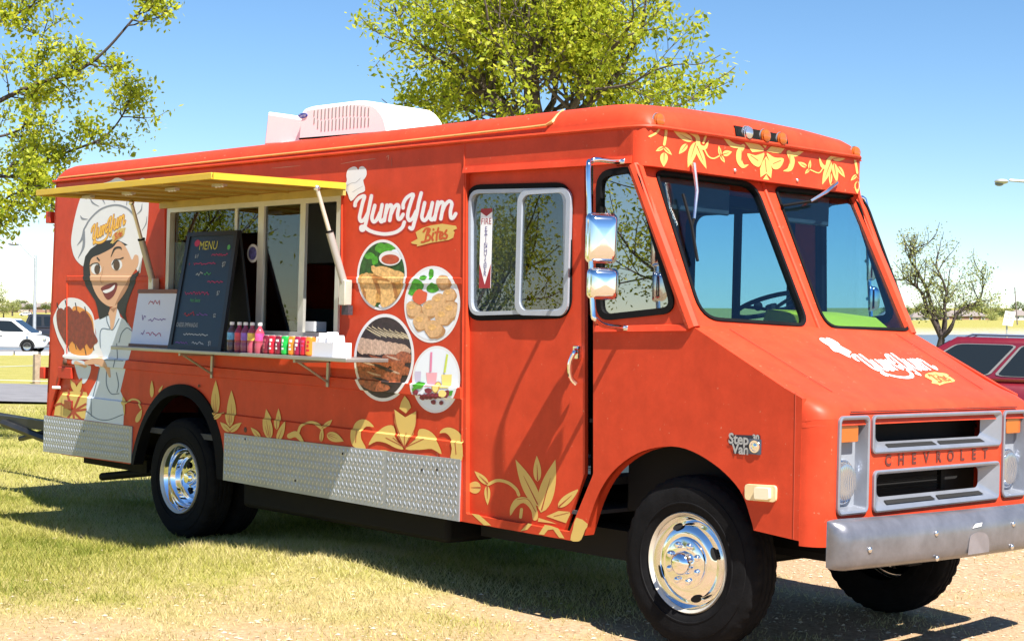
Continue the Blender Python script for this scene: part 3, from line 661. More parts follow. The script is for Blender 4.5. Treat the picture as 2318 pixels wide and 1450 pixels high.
V, F = slab([[ws_yb(*p) for p in [(1962, 489), (1972, 486), (1980, 505), (1971, 508)]]], ws_map, .016, .018); mesh("inspection_sticker", V, F, "white_vinyl", truck)
G().box((4.34, .25, 2.25), (4.36, .85, 2.42)).build("sun_visor", "interior_dark", truck, bevel=.008); G().box((4.34, 1.2, 2.25), (4.36, 1.8, 2.42)).build("sun_visor", "interior_dark", truck, bevel=.008)
# ------------------------------------------------------------------ service opening, awning, shelf
sv = empty("service_window", (.87, .02, 1.95), truck)
V, F = slab([rrect(-.187, 1.488, 1.917, 2.412, .02, 2), rrect(-.145, 1.53, 1.875, 2.37, .01, 2)], side_map, -.016, .028); mesh("window_frame", V, F, "window_alu", sv)
zb, zt = 1.53, 2.37
def xat(u, v=600): return SD(u, v, 0)[0]
for u0, u1, d in ((525, 531, .012), (585, 598, -.012), (680, 692, -.012)):
    G().box((xat(u0), d, zb), (xat(u1), d+.022, zt)).build("mullion", "window_alu", sv)
for u0, u1, d in ((390, 525, .02), (531, 585, .02), (598, 680, .004)):
    V, F = slab([[(xat(u0), zb), (xat(u1), zb), (xat(u1), zt), (xat(u0), zt)]], side_map, d, d+.004); mesh("pane", V, F, "service_glass", sv)
V, F = slab([[(xat(u), SD(u, v)[2]) for u, v in ell(568, 573, 12.5, 21, 24)]], side_map, .012, .016); stk = mesh("oval_sticker", V, F, "white_vinyl", sv)
V, F = slab([[(xat(u), SD(u, v)[2]) for u, v in ell(568, 573, 9, 15, 20)]], side_map, .010, .0115); mesh("sticker_print", V, F, mat("sticker_mix", (.10, .10, .30), .5, var=.9, vs=45), stk)
V, F = slab([sxz([(396, 548), (420, 548), (410, 655), (394, 655)], .06)], side_map, .06, .07); mesh("window_white_board", V, F, mat("reflected_blue", (.55, .70, .85), .5), sv)  # white board inside the window, light-blue reflection put into its colour
# inside the kitchen: counter and hood so the opening is not empty
G().box((-.3, 1.15, .78), (2.6, 1.9, 1.70)).build("kitchen_counter", "interior_dark", truck); G().box((-.1, 1.1, 2.05), (2.0, 1.9, 2.5)).build("range_hood", "interior_grey", truck)
G().box((1.52, .9, .8), (1.60, .96, 2.2)).build("inner_post", mat("maroon", (.18, .01, .015), .5), truck)
# awning
AW0, AW1, AD = -.27, 1.965, -1.0
aw = empty("awning", ((AW0+AW1)/2, -.5, 2.45), truck)
zh, zo = 2.462, 2.440
P = [(AW0, -.012, zh-.0), (AW1, -.012, zh), (AW1, AD, zo), (AW0, AD, zo)]
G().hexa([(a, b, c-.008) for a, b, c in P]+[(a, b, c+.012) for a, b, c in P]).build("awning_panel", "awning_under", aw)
G().box((AW0, AD-.006, zo-.018), (AW1, AD+.006, zo+.022)).build("front_fascia", "awning_yellow", aw, bevel=.003)
for x in (AW0, AW1): G().hexa([(x-.006, AD+.006, zo-.018), (x+.006, AD+.006, zo-.018), (x+.006, -.02, zh-.02), (x-.006, -.02, zh-.02), (x-.006, AD+.006, zo+.022), (x+.006, AD+.006, zo+.022), (x+.006, -.02, zh+.02), (x-.006, -.02, zh+.02)]).build("side_fascia", "awning_yellow", aw)
for k in range(6):
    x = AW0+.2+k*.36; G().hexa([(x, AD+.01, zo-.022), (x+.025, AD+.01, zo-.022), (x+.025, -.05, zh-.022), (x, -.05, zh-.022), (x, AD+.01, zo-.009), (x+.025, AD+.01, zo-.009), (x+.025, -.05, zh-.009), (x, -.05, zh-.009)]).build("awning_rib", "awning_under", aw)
G().box((AW0, -.035, zh-.06), (AW1, -.014, zh-.012)).build("hinge_strip", mat("hinge_olive", (.42, .32, .08), .5, var=.15), aw)
for k in range(4):
    x = AW0+.25+k*.55; lt = G().box((x, -.79, zo-.030), (x+.12, -.755, zo-.012)).build("lamp_strip", "aluminium", aw)
    for j in range(3): G().ball((x+.025+j*.035, -.772, zo-.031), .009, 5, (1, 1, .6)).build("lamp_bulb", "white_vinyl", lt, smooth=True)
for (ut, vt), xe, (uj, vj), (ub, vb) in (((718, 406), AW1, (747, 523), (783, 655)), ((298, 436), AW0, (322, 541), (349, 648))):
    a = FR(ut, vt, xe); a[2] = zo-.01; b = SD(ub, vb, -.035); L = np.linalg.norm
    dv = b-a; 
    ts = np.linspace(0, 1, 200); best = min(ts, key=lambda t: abs((725-FPX*np.dot(a+dv*t-CAM, UP)/np.dot(a+dv*t-CAM, FW))-vj)); j = a+dv*best
    s_ = empty("gas_strut", j, aw)
    G().tube([a, j], .013, 10).build("strut_rod", "steel_tan", s_, smooth=True); G().tube([j, b], .024, 12).build("strut_body", mat("strut_silver", (.40, .38, .36), .4, .3), s_, smooth=True)
    G().tube([j-dv*.006, j+dv*.012], .027, 12).build("strut_collar", "black_rubber", s_); G().ball(a, .022, 6).build("strut_joint", "chrome_soft", s_, smooth=True)
    G().box((b[0]-.03, -.07, b[2]-.10), (b[0]+.035, -.012, b[2]+.06)).build("strut_bracket", "steel_tan", truck, bevel=.006)
    if xe == AW1:
        tg = G().box((b[0]-.02, -.05, b[2]-.16), (b[0]+.05, -.015, b[2]-.10)).build("strut_warning_label", mat("label_dark", (.05, .04, .05), .5, var=.5, vs=60), truck)
# shelf
SHX0, SHX1, SHY = -.38, 2.44, -.34; ZS = 1.385
sh = empty("serving_shelf", (1, -.17, ZS), truck)
mat("steel_shelf", (.36, .35, .34), .35, .7, var=.12, vs=5)
G().box((SHX0, SHY, ZS-.024), (SHX1, -.014, ZS)).build("shelf_board", "steel_shelf", sh, bevel=.004)
for u in (420, 681):
    x = SD(u, 800, SHY+.1)[0]; g = G(); g.box((x-.012, SHY+.05, ZS-.045), (x+.012, -.016, ZS-.025)); g.box((x-.012, -.03, ZS-.20), (x+.012, -.016, ZS-.025)); g.tube([(x, SHY+.08, ZS-.04), (x, -.025, ZS-.17)], .008, 6); g.build("shelf_bracket", "steel_shelf", sh)
# ------------------------------------------------------------------ vinyl on the side
LAY = .0006
def decal(name, polys, m, lay, parent=truck, fm=None, warpit=True):
    """polys: list of pixel polygons or (V,F) ribbons, put on the side sheet"""
    first = None
    for k, p in enumerate(polys):
        rib = isinstance(p, tuple)
        if rib: V2, F2 = p
        else:
            if len(p) < 3: continue
            V2, F2 = tess([p])
        V = [fm(u, v) if fm else SD(u, v, 0) for u, v in V2]; F = F2
        e = .00003*k
        if fm:
            u0_, v0_ = V2[len(V2)//2]; q = np.array(fm(u0_, v0_)); nn = np.cross(np.array(fm(u0_+.2, v0_))-q, np.array(fm(u0_, v0_+.2))-q); nn /= np.linalg.norm(nn)+1e-12; nn = nn if np.dot(nn, CAM-np.array(V[0])) > 0 else -nn
            V = [np.array(v)+nn*(e+(.0004*i/len(V) if rib else 0)) for i, v in enumerate(V)]
        else:
            if rib: V = [(v[0], v[1]-.0003*i/len(V), v[2]) for i, v in enumerate(V)]
            V, F = warp(V, F, LAY*lay+.0006+e)
        me = bpy.data.meshes.new(name); V = np.array(V); o3 = (V.min(0)+V.max(0))/2; me.from_pydata((V-o3).tolist(), [], [tuple(f) for f in F]); me.update()
        me.materials.append(MATS[m] if isinstance(m, str) else m)
        o = link(name, me, o3, parent); first = first or o
    return first
cA, cB, cD, cE, cF = crop(0, 350, 4.1425), crop(80, 650, 3.372), crop(770, 360, 4.833), crop(780, 530, 3.452), crop(440, 840, 3.739)
A1 = lambda l: catmull(cA(l), 4, True); B1 = lambda l: catmull(cB(l), 4, True)
sA = lambda l, w_: stroke(cA(l), np.array(w_)/4.14); sB = lambda l, w_: stroke(cB(l), np.array(w_)/3.37)
chef = decal("chef_hat_print", [A1([(820, 300), (900, 285), (1030, 250), (1095, 215), (1160, 238), (1210, 262), (1270, 258), (1335, 220), (1368, 245), (1390, 330), (1397, 430), (1390, 600), (1372, 780), (1345, 900), (1325, 1050), (1308, 1110), (1230, 1000), (1100, 870), (900, 900), (800, 1000), (785, 1045), (735, 1010), (695, 950), (672, 860), (670, 780), (690, 650), (725, 500), (770, 370)])], "white_vinyl", 1)
decal("chef_hat_lines", [sA([(845, 400), (870, 450), (930, 485)], [4, 16, 4]), sA([(950, 390), (970, 430), (988, 465)], [14, 10, 3]), sA([(1055, 380), (1060, 415), (1082, 445)], [14, 10, 3]), sA([(1212, 395), (1195, 430), (1190, 470)], 8), sA([(1335, 460), (1325, 520), (1285, 560)], [4, 14, 4]), sA([(1380, 580), (1370, 650), (1335, 710)], [4, 10, 4]), sA([(755, 570), (775, 600), (825, 605)], [4, 18, 4]),
    sA([(795, 690), (850, 600), (950, 510), (1080, 472), (1190, 500), (1260, 570), (1290, 630)], 15), sA([(790, 700), (770, 790), (725, 850)], [16, 22, 3]), sA([(788, 720), (785, 860), (735, 970)], [22, 24, 4])], "grey_line", 2)
decal("chef_hair_print", [cA([(1200, 845), (1115, 803), (1050, 795), (950, 815), (850, 885), (800, 955), (782, 1050), (785, 1150), (805, 1230), (850, 1300), (895, 1370), (915, 1440), (925, 1500), (935, 1545), (1035, 1500), (1030, 1400), (1000, 1300), (1020, 1000), (1180, 850)]), cA([(1310, 1085), (1280, 1180), (1215, 1340), (1190, 1420), (1180, 1500), (1200, 1590), (1240, 1632), (1180, 1560), (1130, 1490), (1090, 1420), (1150, 1300), (1240, 1130)])], "hair_black", 2)
decal("chef_face_print", [A1([(1112, 812), (1060, 870), (950, 930), (870, 965), (845, 1020), (848, 1100), (862, 1200), (900, 1300), (965, 1385), (1060, 1425), (1150, 1330), (1205, 1235), (1240, 1130), (1275, 1075), (1300, 1020), (1298, 950), (1265, 940), (1240, 985), (1210, 920), (1170, 850)]), cB([(572, 165), (628, 125), (620, 200), (600, 300), (590, 322), (576, 322), (572, 250), (560, 200)])], "skin", 3)
decal("chef_cheek_shade", [A1([(1240, 1125), (1205, 1235), (1150, 1330), (1080, 1415), (1130, 1300), (1190, 1200)]), cB([(575, 165), (628, 150), (600, 190)]), sA([(972, 1050), (950, 1190), (975, 1195)], [3, 8, 3])], "skin_shade", 4)
decal("eye_white_print", [ell(*cA([(905, 1070)])[0], 12, 12.5, 20), ell(*cA([(1098, 1030)])[0], 12.5, 13, 20)], "white_vinyl", 4)
decal("eye_iris_print", [ell(*cA([(915, 1075)])[0], 6.5, 11, 16), ell(*cA([(1097, 1035)])[0], 7.5, 12, 16)], "eye_brown", 5)
decal("brow_print", [sA([(1045, 955), (1080, 880), (1130, 870), (1145, 890)], [6, 18, 16, 4]), sA([(915, 965), (935, 990)], 12), sA([(850, 1040), (880, 1020), (925, 1020), (940, 1060)], 10), sA([(1055, 1030), (1080, 985), (1120, 980), (1160, 965)], 10)], "hair_black", 5)
decal("mouth_print", [A1([(950, 1250), (1010, 1215), (1095, 1200), (1100, 1250), (1070, 1320), (1020, 1360), (985, 1330), (965, 1285)])], "lip", 4)
decal("teeth_print", [A1([(970, 1275), (1030, 1255), (1080, 1220), (1065, 1265), (1010, 1295), (980, 1293)])], "white_vinyl", 5)
decal("chef_jacket_print", [cB([(450, 252), (545, 215), (582, 160), (572, 250), (590, 322), (600, 300), (628, 150), (650, 225), (700, 260), (735, 315), (745, 400), (735, 470), (715, 540), (690, 620), (650, 790), (680, 860), (690, 920), (684, 1050), (385, 1010), (395, 850), (470, 705), (495, 615), (440, 560), (460, 430), (465, 350)]), B1([(300, 555), (380, 560), (425, 600), (410, 680), (370, 735), (335, 700), (310, 630)])], mat("jacket_shade_vinyl", (.58, .65, .74), .45, var=.03, vs=3), 1)  # white jacket; the blue of its shade is put into the colour
decal("chef_jacket_lines", [sB(l, 7) for l in ([(545, 220), (552, 270), (590, 325), (640, 240)], [(500, 520), (500, 330), (570, 320)], [(640, 420), (660, 350), (700, 310), (735, 330)], [(622, 430), (628, 540), (615, 610)], [(490, 620), (470, 720), (440, 850), (440, 980)], [(620, 650), (636, 740), (625, 800)], [(545, 640), (545, 740), (580, 810), (640, 810)], [(400, 940), (480, 1000), (570, 1010), (680, 970)], [(540, 555), (690, 560)])], "blue_line", 2)
decal("chef_arm_print", [sB([(410, 575), (500, 560), (545, 600), (570, 680)], [30, 60, 44, 16]), sB([(330, 575), (380, 600)], 30)], "skin", 3)
plt_ = decal("plate_print", [B1([(160, 180), (200, 112), (260, 80), (340, 92), (400, 140), (440, 200), (458, 280), (466, 380), (520, 520), (500, 548), (250, 542), (222, 480), (180, 400), (150, 310), (138, 240)])], "white_vinyl", 3)
decal("orange_pad_print", [B1([(290, 150), (380, 170), (440, 240), (450, 400), (440, 490), (390, 522), (310, 515), (260, 470), (270, 300)])], "sauce_orange", 4)
decal("meat_print", [B1([(x+dx, y+dy) for x, y in ((160, 190), (200, 160), (250, 230), (270, 320), (300, 390), (270, 420), (245, 450), (210, 400), (170, 310))]) for dx, dy in ((5, 0), (60, -15), (120, 15), (180, 20), (100, 30))], "meat", 5)
decal("skewer_print", [sB(l, 7) for l in ([(168, 120), (260, 490)], [(230, 100), (315, 470)], [(308, 120), (390, 515)], [(380, 150), (450, 480)])], "hair_black", 4)
# logo strokes in crop-D pixels
LOGO = [[(165, 510), (172, 470), (210, 425), (268, 405), (248, 480), (228, 570), (215, 640), (232, 682), (270, 655), (305, 590)], [(345, 403), (325, 500), (305, 600), (285, 690), (262, 768), (235, 775), (232, 742), (262, 738), (320, 780), (400, 808), (500, 820), (610, 800), (680, 750), (705, 690)],
        [(382, 508), (363, 580), (350, 645), (370, 687), (405, 660), (440, 585)], [(462, 500), (445, 590), (436, 650), (455, 687), (482, 655)],
        [(515, 505), (500, 590), (485, 675)], [(500, 600), (520, 540), (550, 503), (570, 525), (558, 600), (545, 672)], [(560, 600), (590, 535), (625, 500), (645, 525), (632, 600), (640, 655), (665, 650), (692, 605)],
        [(692, 535), (695, 485), (735, 420), (802, 387), (778, 470), (752, 560), (742, 630), (762, 672), (800, 640), (835, 570)], [(890, 372), (862, 480), (842, 590), (815, 690), (792, 762), (765, 750)],
        [(928, 478), (908, 570), (897, 635), (922, 672), (958, 640), (988, 565)], [(1012, 478), (995, 560), (984, 635), (1010, 665), (1040, 625)],
        [(1072, 470), (1055, 560), (1036, 662)], [(1052, 580), (1075, 510), (1110, 470), (1132, 495), (1120, 570), (1105, 655)], [(1118, 580), (1150, 505), (1195, 462), (1225, 490), (1210, 570), (1215, 640), (1240, 642), (1268, 598)]]
LHAT = [(120, 460), (75, 355), (30, 345), (45, 290), (75, 240), (70, 180), (85, 120), (140, 85), (180, 90), (200, 120), (215, 90), (250, 80), (285, 110), (292, 170), (270, 215), (255, 240), (275, 345), (200, 385)]
LBAN = [(775, 912), (850, 872), (828, 800), (900, 755), (1000, 725), (1120, 708), (1270, 730), (1282, 760), (1240, 780), (1255, 800), (1240, 860), (1190, 885), (1000, 915), (840, 957), (848, 935), (790, 925)]
LBIT = [[(965, 765), (945, 840), (930, 900), (895, 908)], [(915, 795), (945, 760), (985, 768), (965, 815), (945, 828), (985, 838), (982, 880), (935, 897)], [(1022, 812), (1010, 860), (1018, 888)], [(1024, 768), (1026, 772)], [(1078, 755), (1062, 830), (1058, 885)], [(1045, 803), (1098, 795)], [(1092, 850), (1125, 830), (1118, 800), (1094, 830), (1098, 872), (1130, 862)], [(1168, 778), (1150, 812), (1174, 838), (1158, 868), (1136, 862)]]
def logo(fmp, col, hatm, lay0, fm=None, ban=True, sc=1, halo="halo_red", wk=38, prefix="logo"):
    sk = lambda L, wd: [( [fmp(p) for p in stroke(l, wd)[0]], stroke(l, wd)[1]) for l in L]
    if halo: decal(prefix+"_halo", sk(LOGO, wk+22), halo, lay0, fm=fm[0] if fm else None)
    decal(prefix+"_lettering", sk(LOGO, wk), col, lay0+1, fm=fm[1] if fm else None)
    if hatm: decal(prefix+"_hat", [[fmp(p) for p in catmull(LHAT, 3, True)]], hatm, lay0+1, fm=fm[1] if fm else None)
    if ban:
        decal(prefix+"_banner", [[fmp(p) for p in LBAN]], "gold_vinyl" if ban is True else ban, lay0+1, fm=fm[1] if fm else None)
        decal(prefix+"_bites_lettering", sk(LBIT, 22), "sign_red" if "sign_red" in MATS else mat("sign_red", (.50, .08, .02), .5), lay0+2, fm=fm[2] if fm else None)
mat("sign_red", (.50, .08, .02), .5)
logo(lambda p: cD([p])[0], "white_vinyl", "white_vinyl", 1)
decal("logo_hat_lines", [stroke(cD([(80, 290), (130, 262), (175, 255), (225, 210)]), .7), stroke(cD([(140, 360), (190, 330), (250, 298)]), .6)], "grey_line", 3)
# small gold copy on the hat: slanted
def hatmap(p):
    x, y = (p[0]-165)/1100, (p[1]-370)/450; q = (862+x*315, 655+y*205-x*135); return cA([q])[0]
mat("hat_logo_gold", (.80, .45, .06), .5)
logo(hatmap, "hat_logo_gold", None, 3, halo=mat("hat_logo_edge", (.35, .10, .02), .5), wk=40, prefix="hat_logo")
# photo ovals
mat("food_green", (.02, .08, .015), .5, var=.7, vs=30); mat("leaf_green", (.06, .30, .02), .5, var=.5, vs=40); mat("fry_gold", (.52, .27, .07), .5, var=.5, vs=40); mat("fry_light", (.66, .40, .15), .5, var=.45, vs=45)
mat("fry_brown", (.36, .15, .04), .5, var=.4, vs=30); mat("ball_tan", (.60, .37, .18), .5, var=.28, vs=40); mat("ball_dark", (.42, .22, .09), .5, var=.25, vs=25); mat("tomato", (.62, .10, .04), .4); mat("bowl_sauce", (.42, .07, .03), .4, var=.3, vs=30)
mat("grill_dark", (.03, .018, .02), .5, var=.5, vs=25); mat("grill_meat", (.30, .085, .035), .45, var=.85, vs=50); mat("grill_pale", (.50, .34, .24), .5, var=.5, vs=50); mat("stick_tan", (.72, .60, .38), .5); mat("pale_sky", (.72, .78, .86), .5); mat("pink_drink", (.78, .38, .45), .4); mat("yellow_drink", (.85, .68, .22), .4); mat("lilac_drink", (.55, .50, .68), .4); mat("berry", (.18, .015, .04), .4, var=.8, vs=60); mat("straw_pink", (.70, .22, .38), .4); mat("straw_green", (.55, .66, .08), .4)
def oval(cx, cy, rx, ry, base, items, rot=0.05):
    o = decal("photo_ring", [cE(ell(cx, cy, rx, ry, 64, rot))], "white_vinyl", 1); cv = ell(cx, cy, rx*.915, ry*.925, 48, rot)
    p = decal("photo_print", [cE(cv)], base, 2, o) if False else decal("photo_print", [cE(cv)], base, 2)
    for k, (m_, polys) in enumerate(items): decal("photo_detail", [cE(clip(q, cv)) for q in polys if len(clip(q, cv)) > 2], m_, 3+k)
R_ = random.Random(3)
def blob(x, y, rx, ry, rot=0, n=12, j=.16): return catmull([(x+(rx*math.cos(t)*math.cos(rot)-ry*math.sin(t)*math.sin(rot))*(1+R_.uniform(-j, j)), y+(rx*math.cos(t)*math.sin(rot)+ry*math.sin(t)*math.cos(rot))*(1+R_.uniform(-j, j))) for t in np.linspace(0, 2*math.pi, n, endpoint=False)], 2, True)
oval(293, 318, 194, 276, "food_green", [("leaf_green", [blob(290, 110, 45, 40), blob(355, 105, 50, 30, .5), blob(200, 170, 40, 25), blob(240, 205, 25, 35)]), ("pale_sky", [blob(430, 150, 60, 45), blob(390, 560, 120, 40)]), ("fry_gold", [blob(270, 420, 230, 130)]), ("fry_light", [blob(320, 300, 110, 40, .2), blob(200, 400, 50, 100, -.3), blob(330, 440, 60, 110, -.2), blob(400, 330, 70, 50), blob(210, 500, 45, 70, -.2), blob(340, 520, 60, 60), blob(235, 275, 20, 35, -.5)]), ("fry_brown", [blob(260, 400, 16, 90, -.3), blob(290, 345, 90, 12, .25), blob(400, 440, 14, 80, -.3), blob(160, 470, 10, 60, -.2)]), ("white_vinyl", [ell(360, 188, 86, 58, 30)]), ("bowl_sauce", [ell(363, 196, 70, 38, 26)])])
oval(686, 548, 218, 300, "pale_sky", [("leaf_green", [blob(680, 310, 20, 45), blob(560, 400, 60, 50), blob(690, 420, 50, 40), blob(530, 450, 35, 30), blob(620, 340, 30, 20)]), ("ball_dark", [blob(x+8, y+10, r*1.06, r*1.06) for x, y, r in ((540, 580, 65), (775, 370, 55), (820, 470, 55), (740, 520, 60), (830, 590, 70), (670, 580, 65), (770, 640, 70), (600, 680, 68), (700, 740, 72))]), ("ball_tan", [blob(x, y, r, r*1.05, 0, 12, .06) for x, y, r in ((540, 580, 58), (775, 370, 50), (820, 470, 50), (740, 520, 55), (830, 590, 62), (670, 580, 60), (770, 640, 64), (600, 680, 62), (700, 740, 66))]), ("fry_light", [blob(x-10, y-15, r*.45, r*.35) for x, y, r in ((540, 580, 58), (820, 470, 50), (740, 520, 55), (830, 590, 62), (670, 580, 60), (770, 640, 64), (600, 680, 62), (700, 740, 66))]), ("tomato", [blob(595, 490, 58, 60)])])
oval(310, 963, 235, 342, "grill_dark", [("stick_tan", [stroke([(x, 700+i*9), (x+150, 800+i*4)], 15) [0][0::2]+stroke([(x, 700+i*9), (x+150, 800+i*4)], 15)[0][1::2][::-1] for i, x in enumerate(range(130, 460, 45))]), ("grill_pale", [blob(150+i*52, 850+i*8, 60, 38, .5) for i in range(7)]+[blob(140+i*60, 900, 62, 36, .5) for i in range(6)]), ("grill_meat", [blob(150, 1010, 80, 55, .3), blob(260, 1000, 95, 50, .35), blob(390, 990, 95, 50, .35), blob(470, 960, 70, 45, .3), blob(210, 1110, 120, 55, .3), blob(350, 1100, 110, 55, .35), blob(250, 1180, 120, 40, .2), blob(450, 1060, 80, 40, .3)]), ("grill_pale", [blob(230, 1090, 60, 8, .3), blob(380, 1070, 60, 8, .35), blob(380, 965, 60, 8, .3), blob(190, 1010, 50, 8, .3)]), ("grill_dark", [blob(300, 1040, 90, 12, .35), blob(180, 960, 40, 20, .5), blob(310, 1140, 90, 10, .3)])])
oval(717, 1133, 188, 262, "pale_sky", [("lilac_drink", [[(548, 1070), (600, 1070), (596, 1160), (552, 1160)]]), ("pink_drink", [[(640, 1080), (726, 1080), (716, 1185), (650, 1185)]]), ("yellow_drink", [[(760, 1095), (842, 1095), (836, 1200), (768, 1200)]]), ("straw_pink", [[(674, 920), (690, 920), (684, 1075), (668, 1075)]]), ("straw_green", [[(800, 935), (814, 938), (794, 1080), (778, 1080)]]), ("leaf_green", [blob(600, 1180, 40, 30), blob(860, 1240, 40, 20), blob(570, 1220, 20, 22)]), ("berry", [blob(580+i*33, 1235+((i*37) % 40), 24, 22) for i in range(8)]+[blob(680, 1220, 30, 22), blob(825, 1240, 22, 26), blob(700, 1310, 20, 18), blob(760, 1315, 16, 18)]), ("fry_gold", [ell(737, 1195, 30, 45, 20)]), ("yellow_drink", [ell(737, 1195, 23, 38, 20), blob(790, 1245, 30, 30)])])
# gold flowers on the skirt
def lf(c, L, s): return [c(leaf(b, t, w_)) for b, t, w_ in L]
LV = [((180, 372), (185, 75), 108), ((178, 402), (258, 345), 58), ((318, 468), (318, 158), 118), ((318, 508), (235, 428), 70), ((318, 508), (417, 432), 74), ((655, 570), (612, 318), 120), ((715, 492), (717, 312), 70), ((722, 590), (787, 418), 80), ((575, 560), (495, 473), 64), ((1095, 482), (1172, 408), 60), ((1090, 595), (1102, 470), 52), ((1140, 530), (1283, 590), 115)]
flw = [cF(leaf(b, t, w_)) for b, t, w_ in LV]+[stroke(cF([(898, 515), (920, 462), (980, 432), (1040, 442), (1100, 485)]), 6), stroke(cF([(825, 545), (880, 532), (935, 595)]), [12, 14, 6]),
    cF([(1785, 205), (1755, 260), (1740, 315), (1795, 355), (1840, 305), (1820, 250)]), cF([(1695, 320), (1790, 388), (1885, 335), (1882, 430), (1860, 530), (1797, 648), (1735, 540), (1700, 430)]),
    catmull(cF([(1690, 462), (1620, 465), (1550, 520), (1492, 622), (1560, 592), (1640, 605), (1720, 645), (1790, 655), (1720, 560)]), 3, True), catmull(cF([(1908, 490), (1990, 500), (2060, 570), (2112, 697), (2030, 655), (1930, 662), (1805, 655), (1885, 575)]), 3, True),
    catmull(cF([(1525, 470), (1480, 420), (1420, 405), (1365, 440), (1340, 520), (1348, 605), (1385, 645), (1470, 652), (1432, 570), (1432, 500), (1465, 465)]), 3, True), catmull(cF([(2080, 522), (2110, 485), (2170, 475), (2240, 510), (2282, 590), (2284, 750), (2190, 742), (2198, 650), (2172, 560), (2130, 520)]), 3, True), catmull(cF([(1560, 672), (1640, 665), (1750, 710), (1860, 720), (1990, 708), (2040, 735), (1800, 735), (1640, 700)]), 3, True)]
decal("skirt_flower", flw, "gold_vinyl", 6)
vn = []
for b, t, w_ in LV:
    b, t = np.array(b), np.array(t); vn.append(stroke(cF([tuple(b+(t-b)*.05), tuple(b+(t-b)*.62)]), [1.7, .5]))
    if w_ > 90:
        nn = np.array([-(t-b)[1], (t-b)[0]])/np.linalg.norm(t-b)*w_*.16
        for s_ in (-1, 1): vn.append(stroke(cF([tuple(b+(t-b)*.12+s_*nn*.6), tuple(b+(t-b)*.45+s_*nn)]), [1.2, .4]))
vn += [stroke(cF(l), 1.6) for l in ([(1797, 640), (1797, 520)], [(1797, 640), (1700, 560)], [(1797, 640), (1640, 560)], [(1797, 645), (1890, 570)], [(1797, 645), (1960, 570)], [(1385, 600), (1390, 500)], [(2235, 700), (2225, 590)], [(1695, 320), (1720, 470), (1797, 645)], [(1885, 335), (1875, 470), (1797, 645)])]
decal("skirt_flower_vein", vn, "vein_red", 7)
# rear corner flower
decal("rear_flower", [cB(leaf((300, 925), (210, 960), 60)), cB([(145, 975), (160, 890), (215, 800), (300, 790), (395, 800), (410, 850), (395, 1000), (300, 1000), (210, 985)]), cB(leaf((315, 800), (270, 690), 55)), cB(leaf((320, 810), (360, 700), 55)), cB(leaf((893, 840), (893, 708), 44)), cB(leaf((690, 905), (670, 830), 40)), cB(leaf((690, 870), (695, 980), 24)), cB(leaf((785, 1030), (830, 930), 55)), stroke(cB([(700, 885), (740, 855), (790, 865), (820, 920)]), 4), cB(leaf((945, 800), (978, 745), 24))], "gold_vinyl", 6)
decal("rear_flower_vein", [stroke(cB(l), 5) for l in ([(305, 945), (270, 850), (255, 780)], [(305, 945), (345, 850), (365, 780)], [(305, 945), (400, 890)], [(305, 945), (400, 930)], [(305, 945), (210, 890), (150, 900)], [(305, 945), (260, 1000)], [(305, 945), (310, 1000)], [(305, 945), (360, 1000)], [(280, 700), (318, 725), (355, 700)])], "vein_red", 7)
# door flower
cG = crop(1040, 740, 2.9)
dm = lambda u, v: SD(u, v, YD-.0012); sm = lambda u, v: SD(u, v, -.0052)
DL = [((142, 1052), (38, 1050), 118), ((188, 1030), (98, 943), 62), ((182, 1040), (185, 1167), 58), ((520, 1175), (368, 868), 128), ((513, 1012), (508, 842), 76), ((535, 1215), (630, 868), 150), ((648, 1180), (785, 1060), 84)]
decal("door_flower", [cG(leaf(b, t, w_)) for b, t, w_ in DL[:-1]]+[clip(cG(leaf(*DL[-1][:2], DL[-1][2])), cG([(0, 800), (778, 800), (778, 1100), (740, 1210), (0, 1300)])), stroke(cG([(190, 1030), (250, 1005), (320, 1020), (372, 1062), (390, 1100)]), 7), catmull(cG([(335, 1235), (335, 1180), (370, 1125), (430, 1115), (490, 1150), (515, 1220), (510, 1262), (482, 1262), (470, 1200), (420, 1152), (370, 1185)]), 3, True), cG([(570, 1240), (650, 1205), (722, 1210), (728, 1225), (700, 1285), (640, 1265)]), stroke(cG([(408, 1195), (402, 1245)]), 7), cG([(520, 1250), (600, 1275), (640, 1290), (560, 1280), (515, 1275)])], "gold_vinyl", 1, fm=dm, parent=door)
decal("door_flower_vein", [stroke(cG([tuple(np.array(b)+(np.array(t)-np.array(b))*.05), tuple(np.array(b)+(np.array(t)-np.array(b))*.65)]), [3, .6]) for b, t, w_ in DL]+[stroke(cG([(720, 1215), (620, 1240)]), 1.2), stroke(cG([(380, 1130), (450, 1130), (500, 1210)]), 1.2)], "vein_red", 1, fm=lambda u, v: SD(u, v, YD-.0020), parent=door)
decal("sill_flower", [cG(l) for l in ([(78, 1222), (130, 1230), (208, 1300), (160, 1298)], [(400, 1338), (445, 1328), (478, 1292), (450, 1286)], [(520, 1358), (560, 1296), (600, 1302), (650, 1320), (690, 1385), (655, 1380), (615, 1325), (580, 1330), (555, 1362)])], "gold_vinyl", 1, fm=sm)
decal("sill_flower", [catmull(cG([(728, 1395), (745, 1325), (768, 1248), (842, 1290), (825, 1330), (800, 1392), (770, 1405)]), 2, True)], "gold_vinyl", 1, fm=sm)
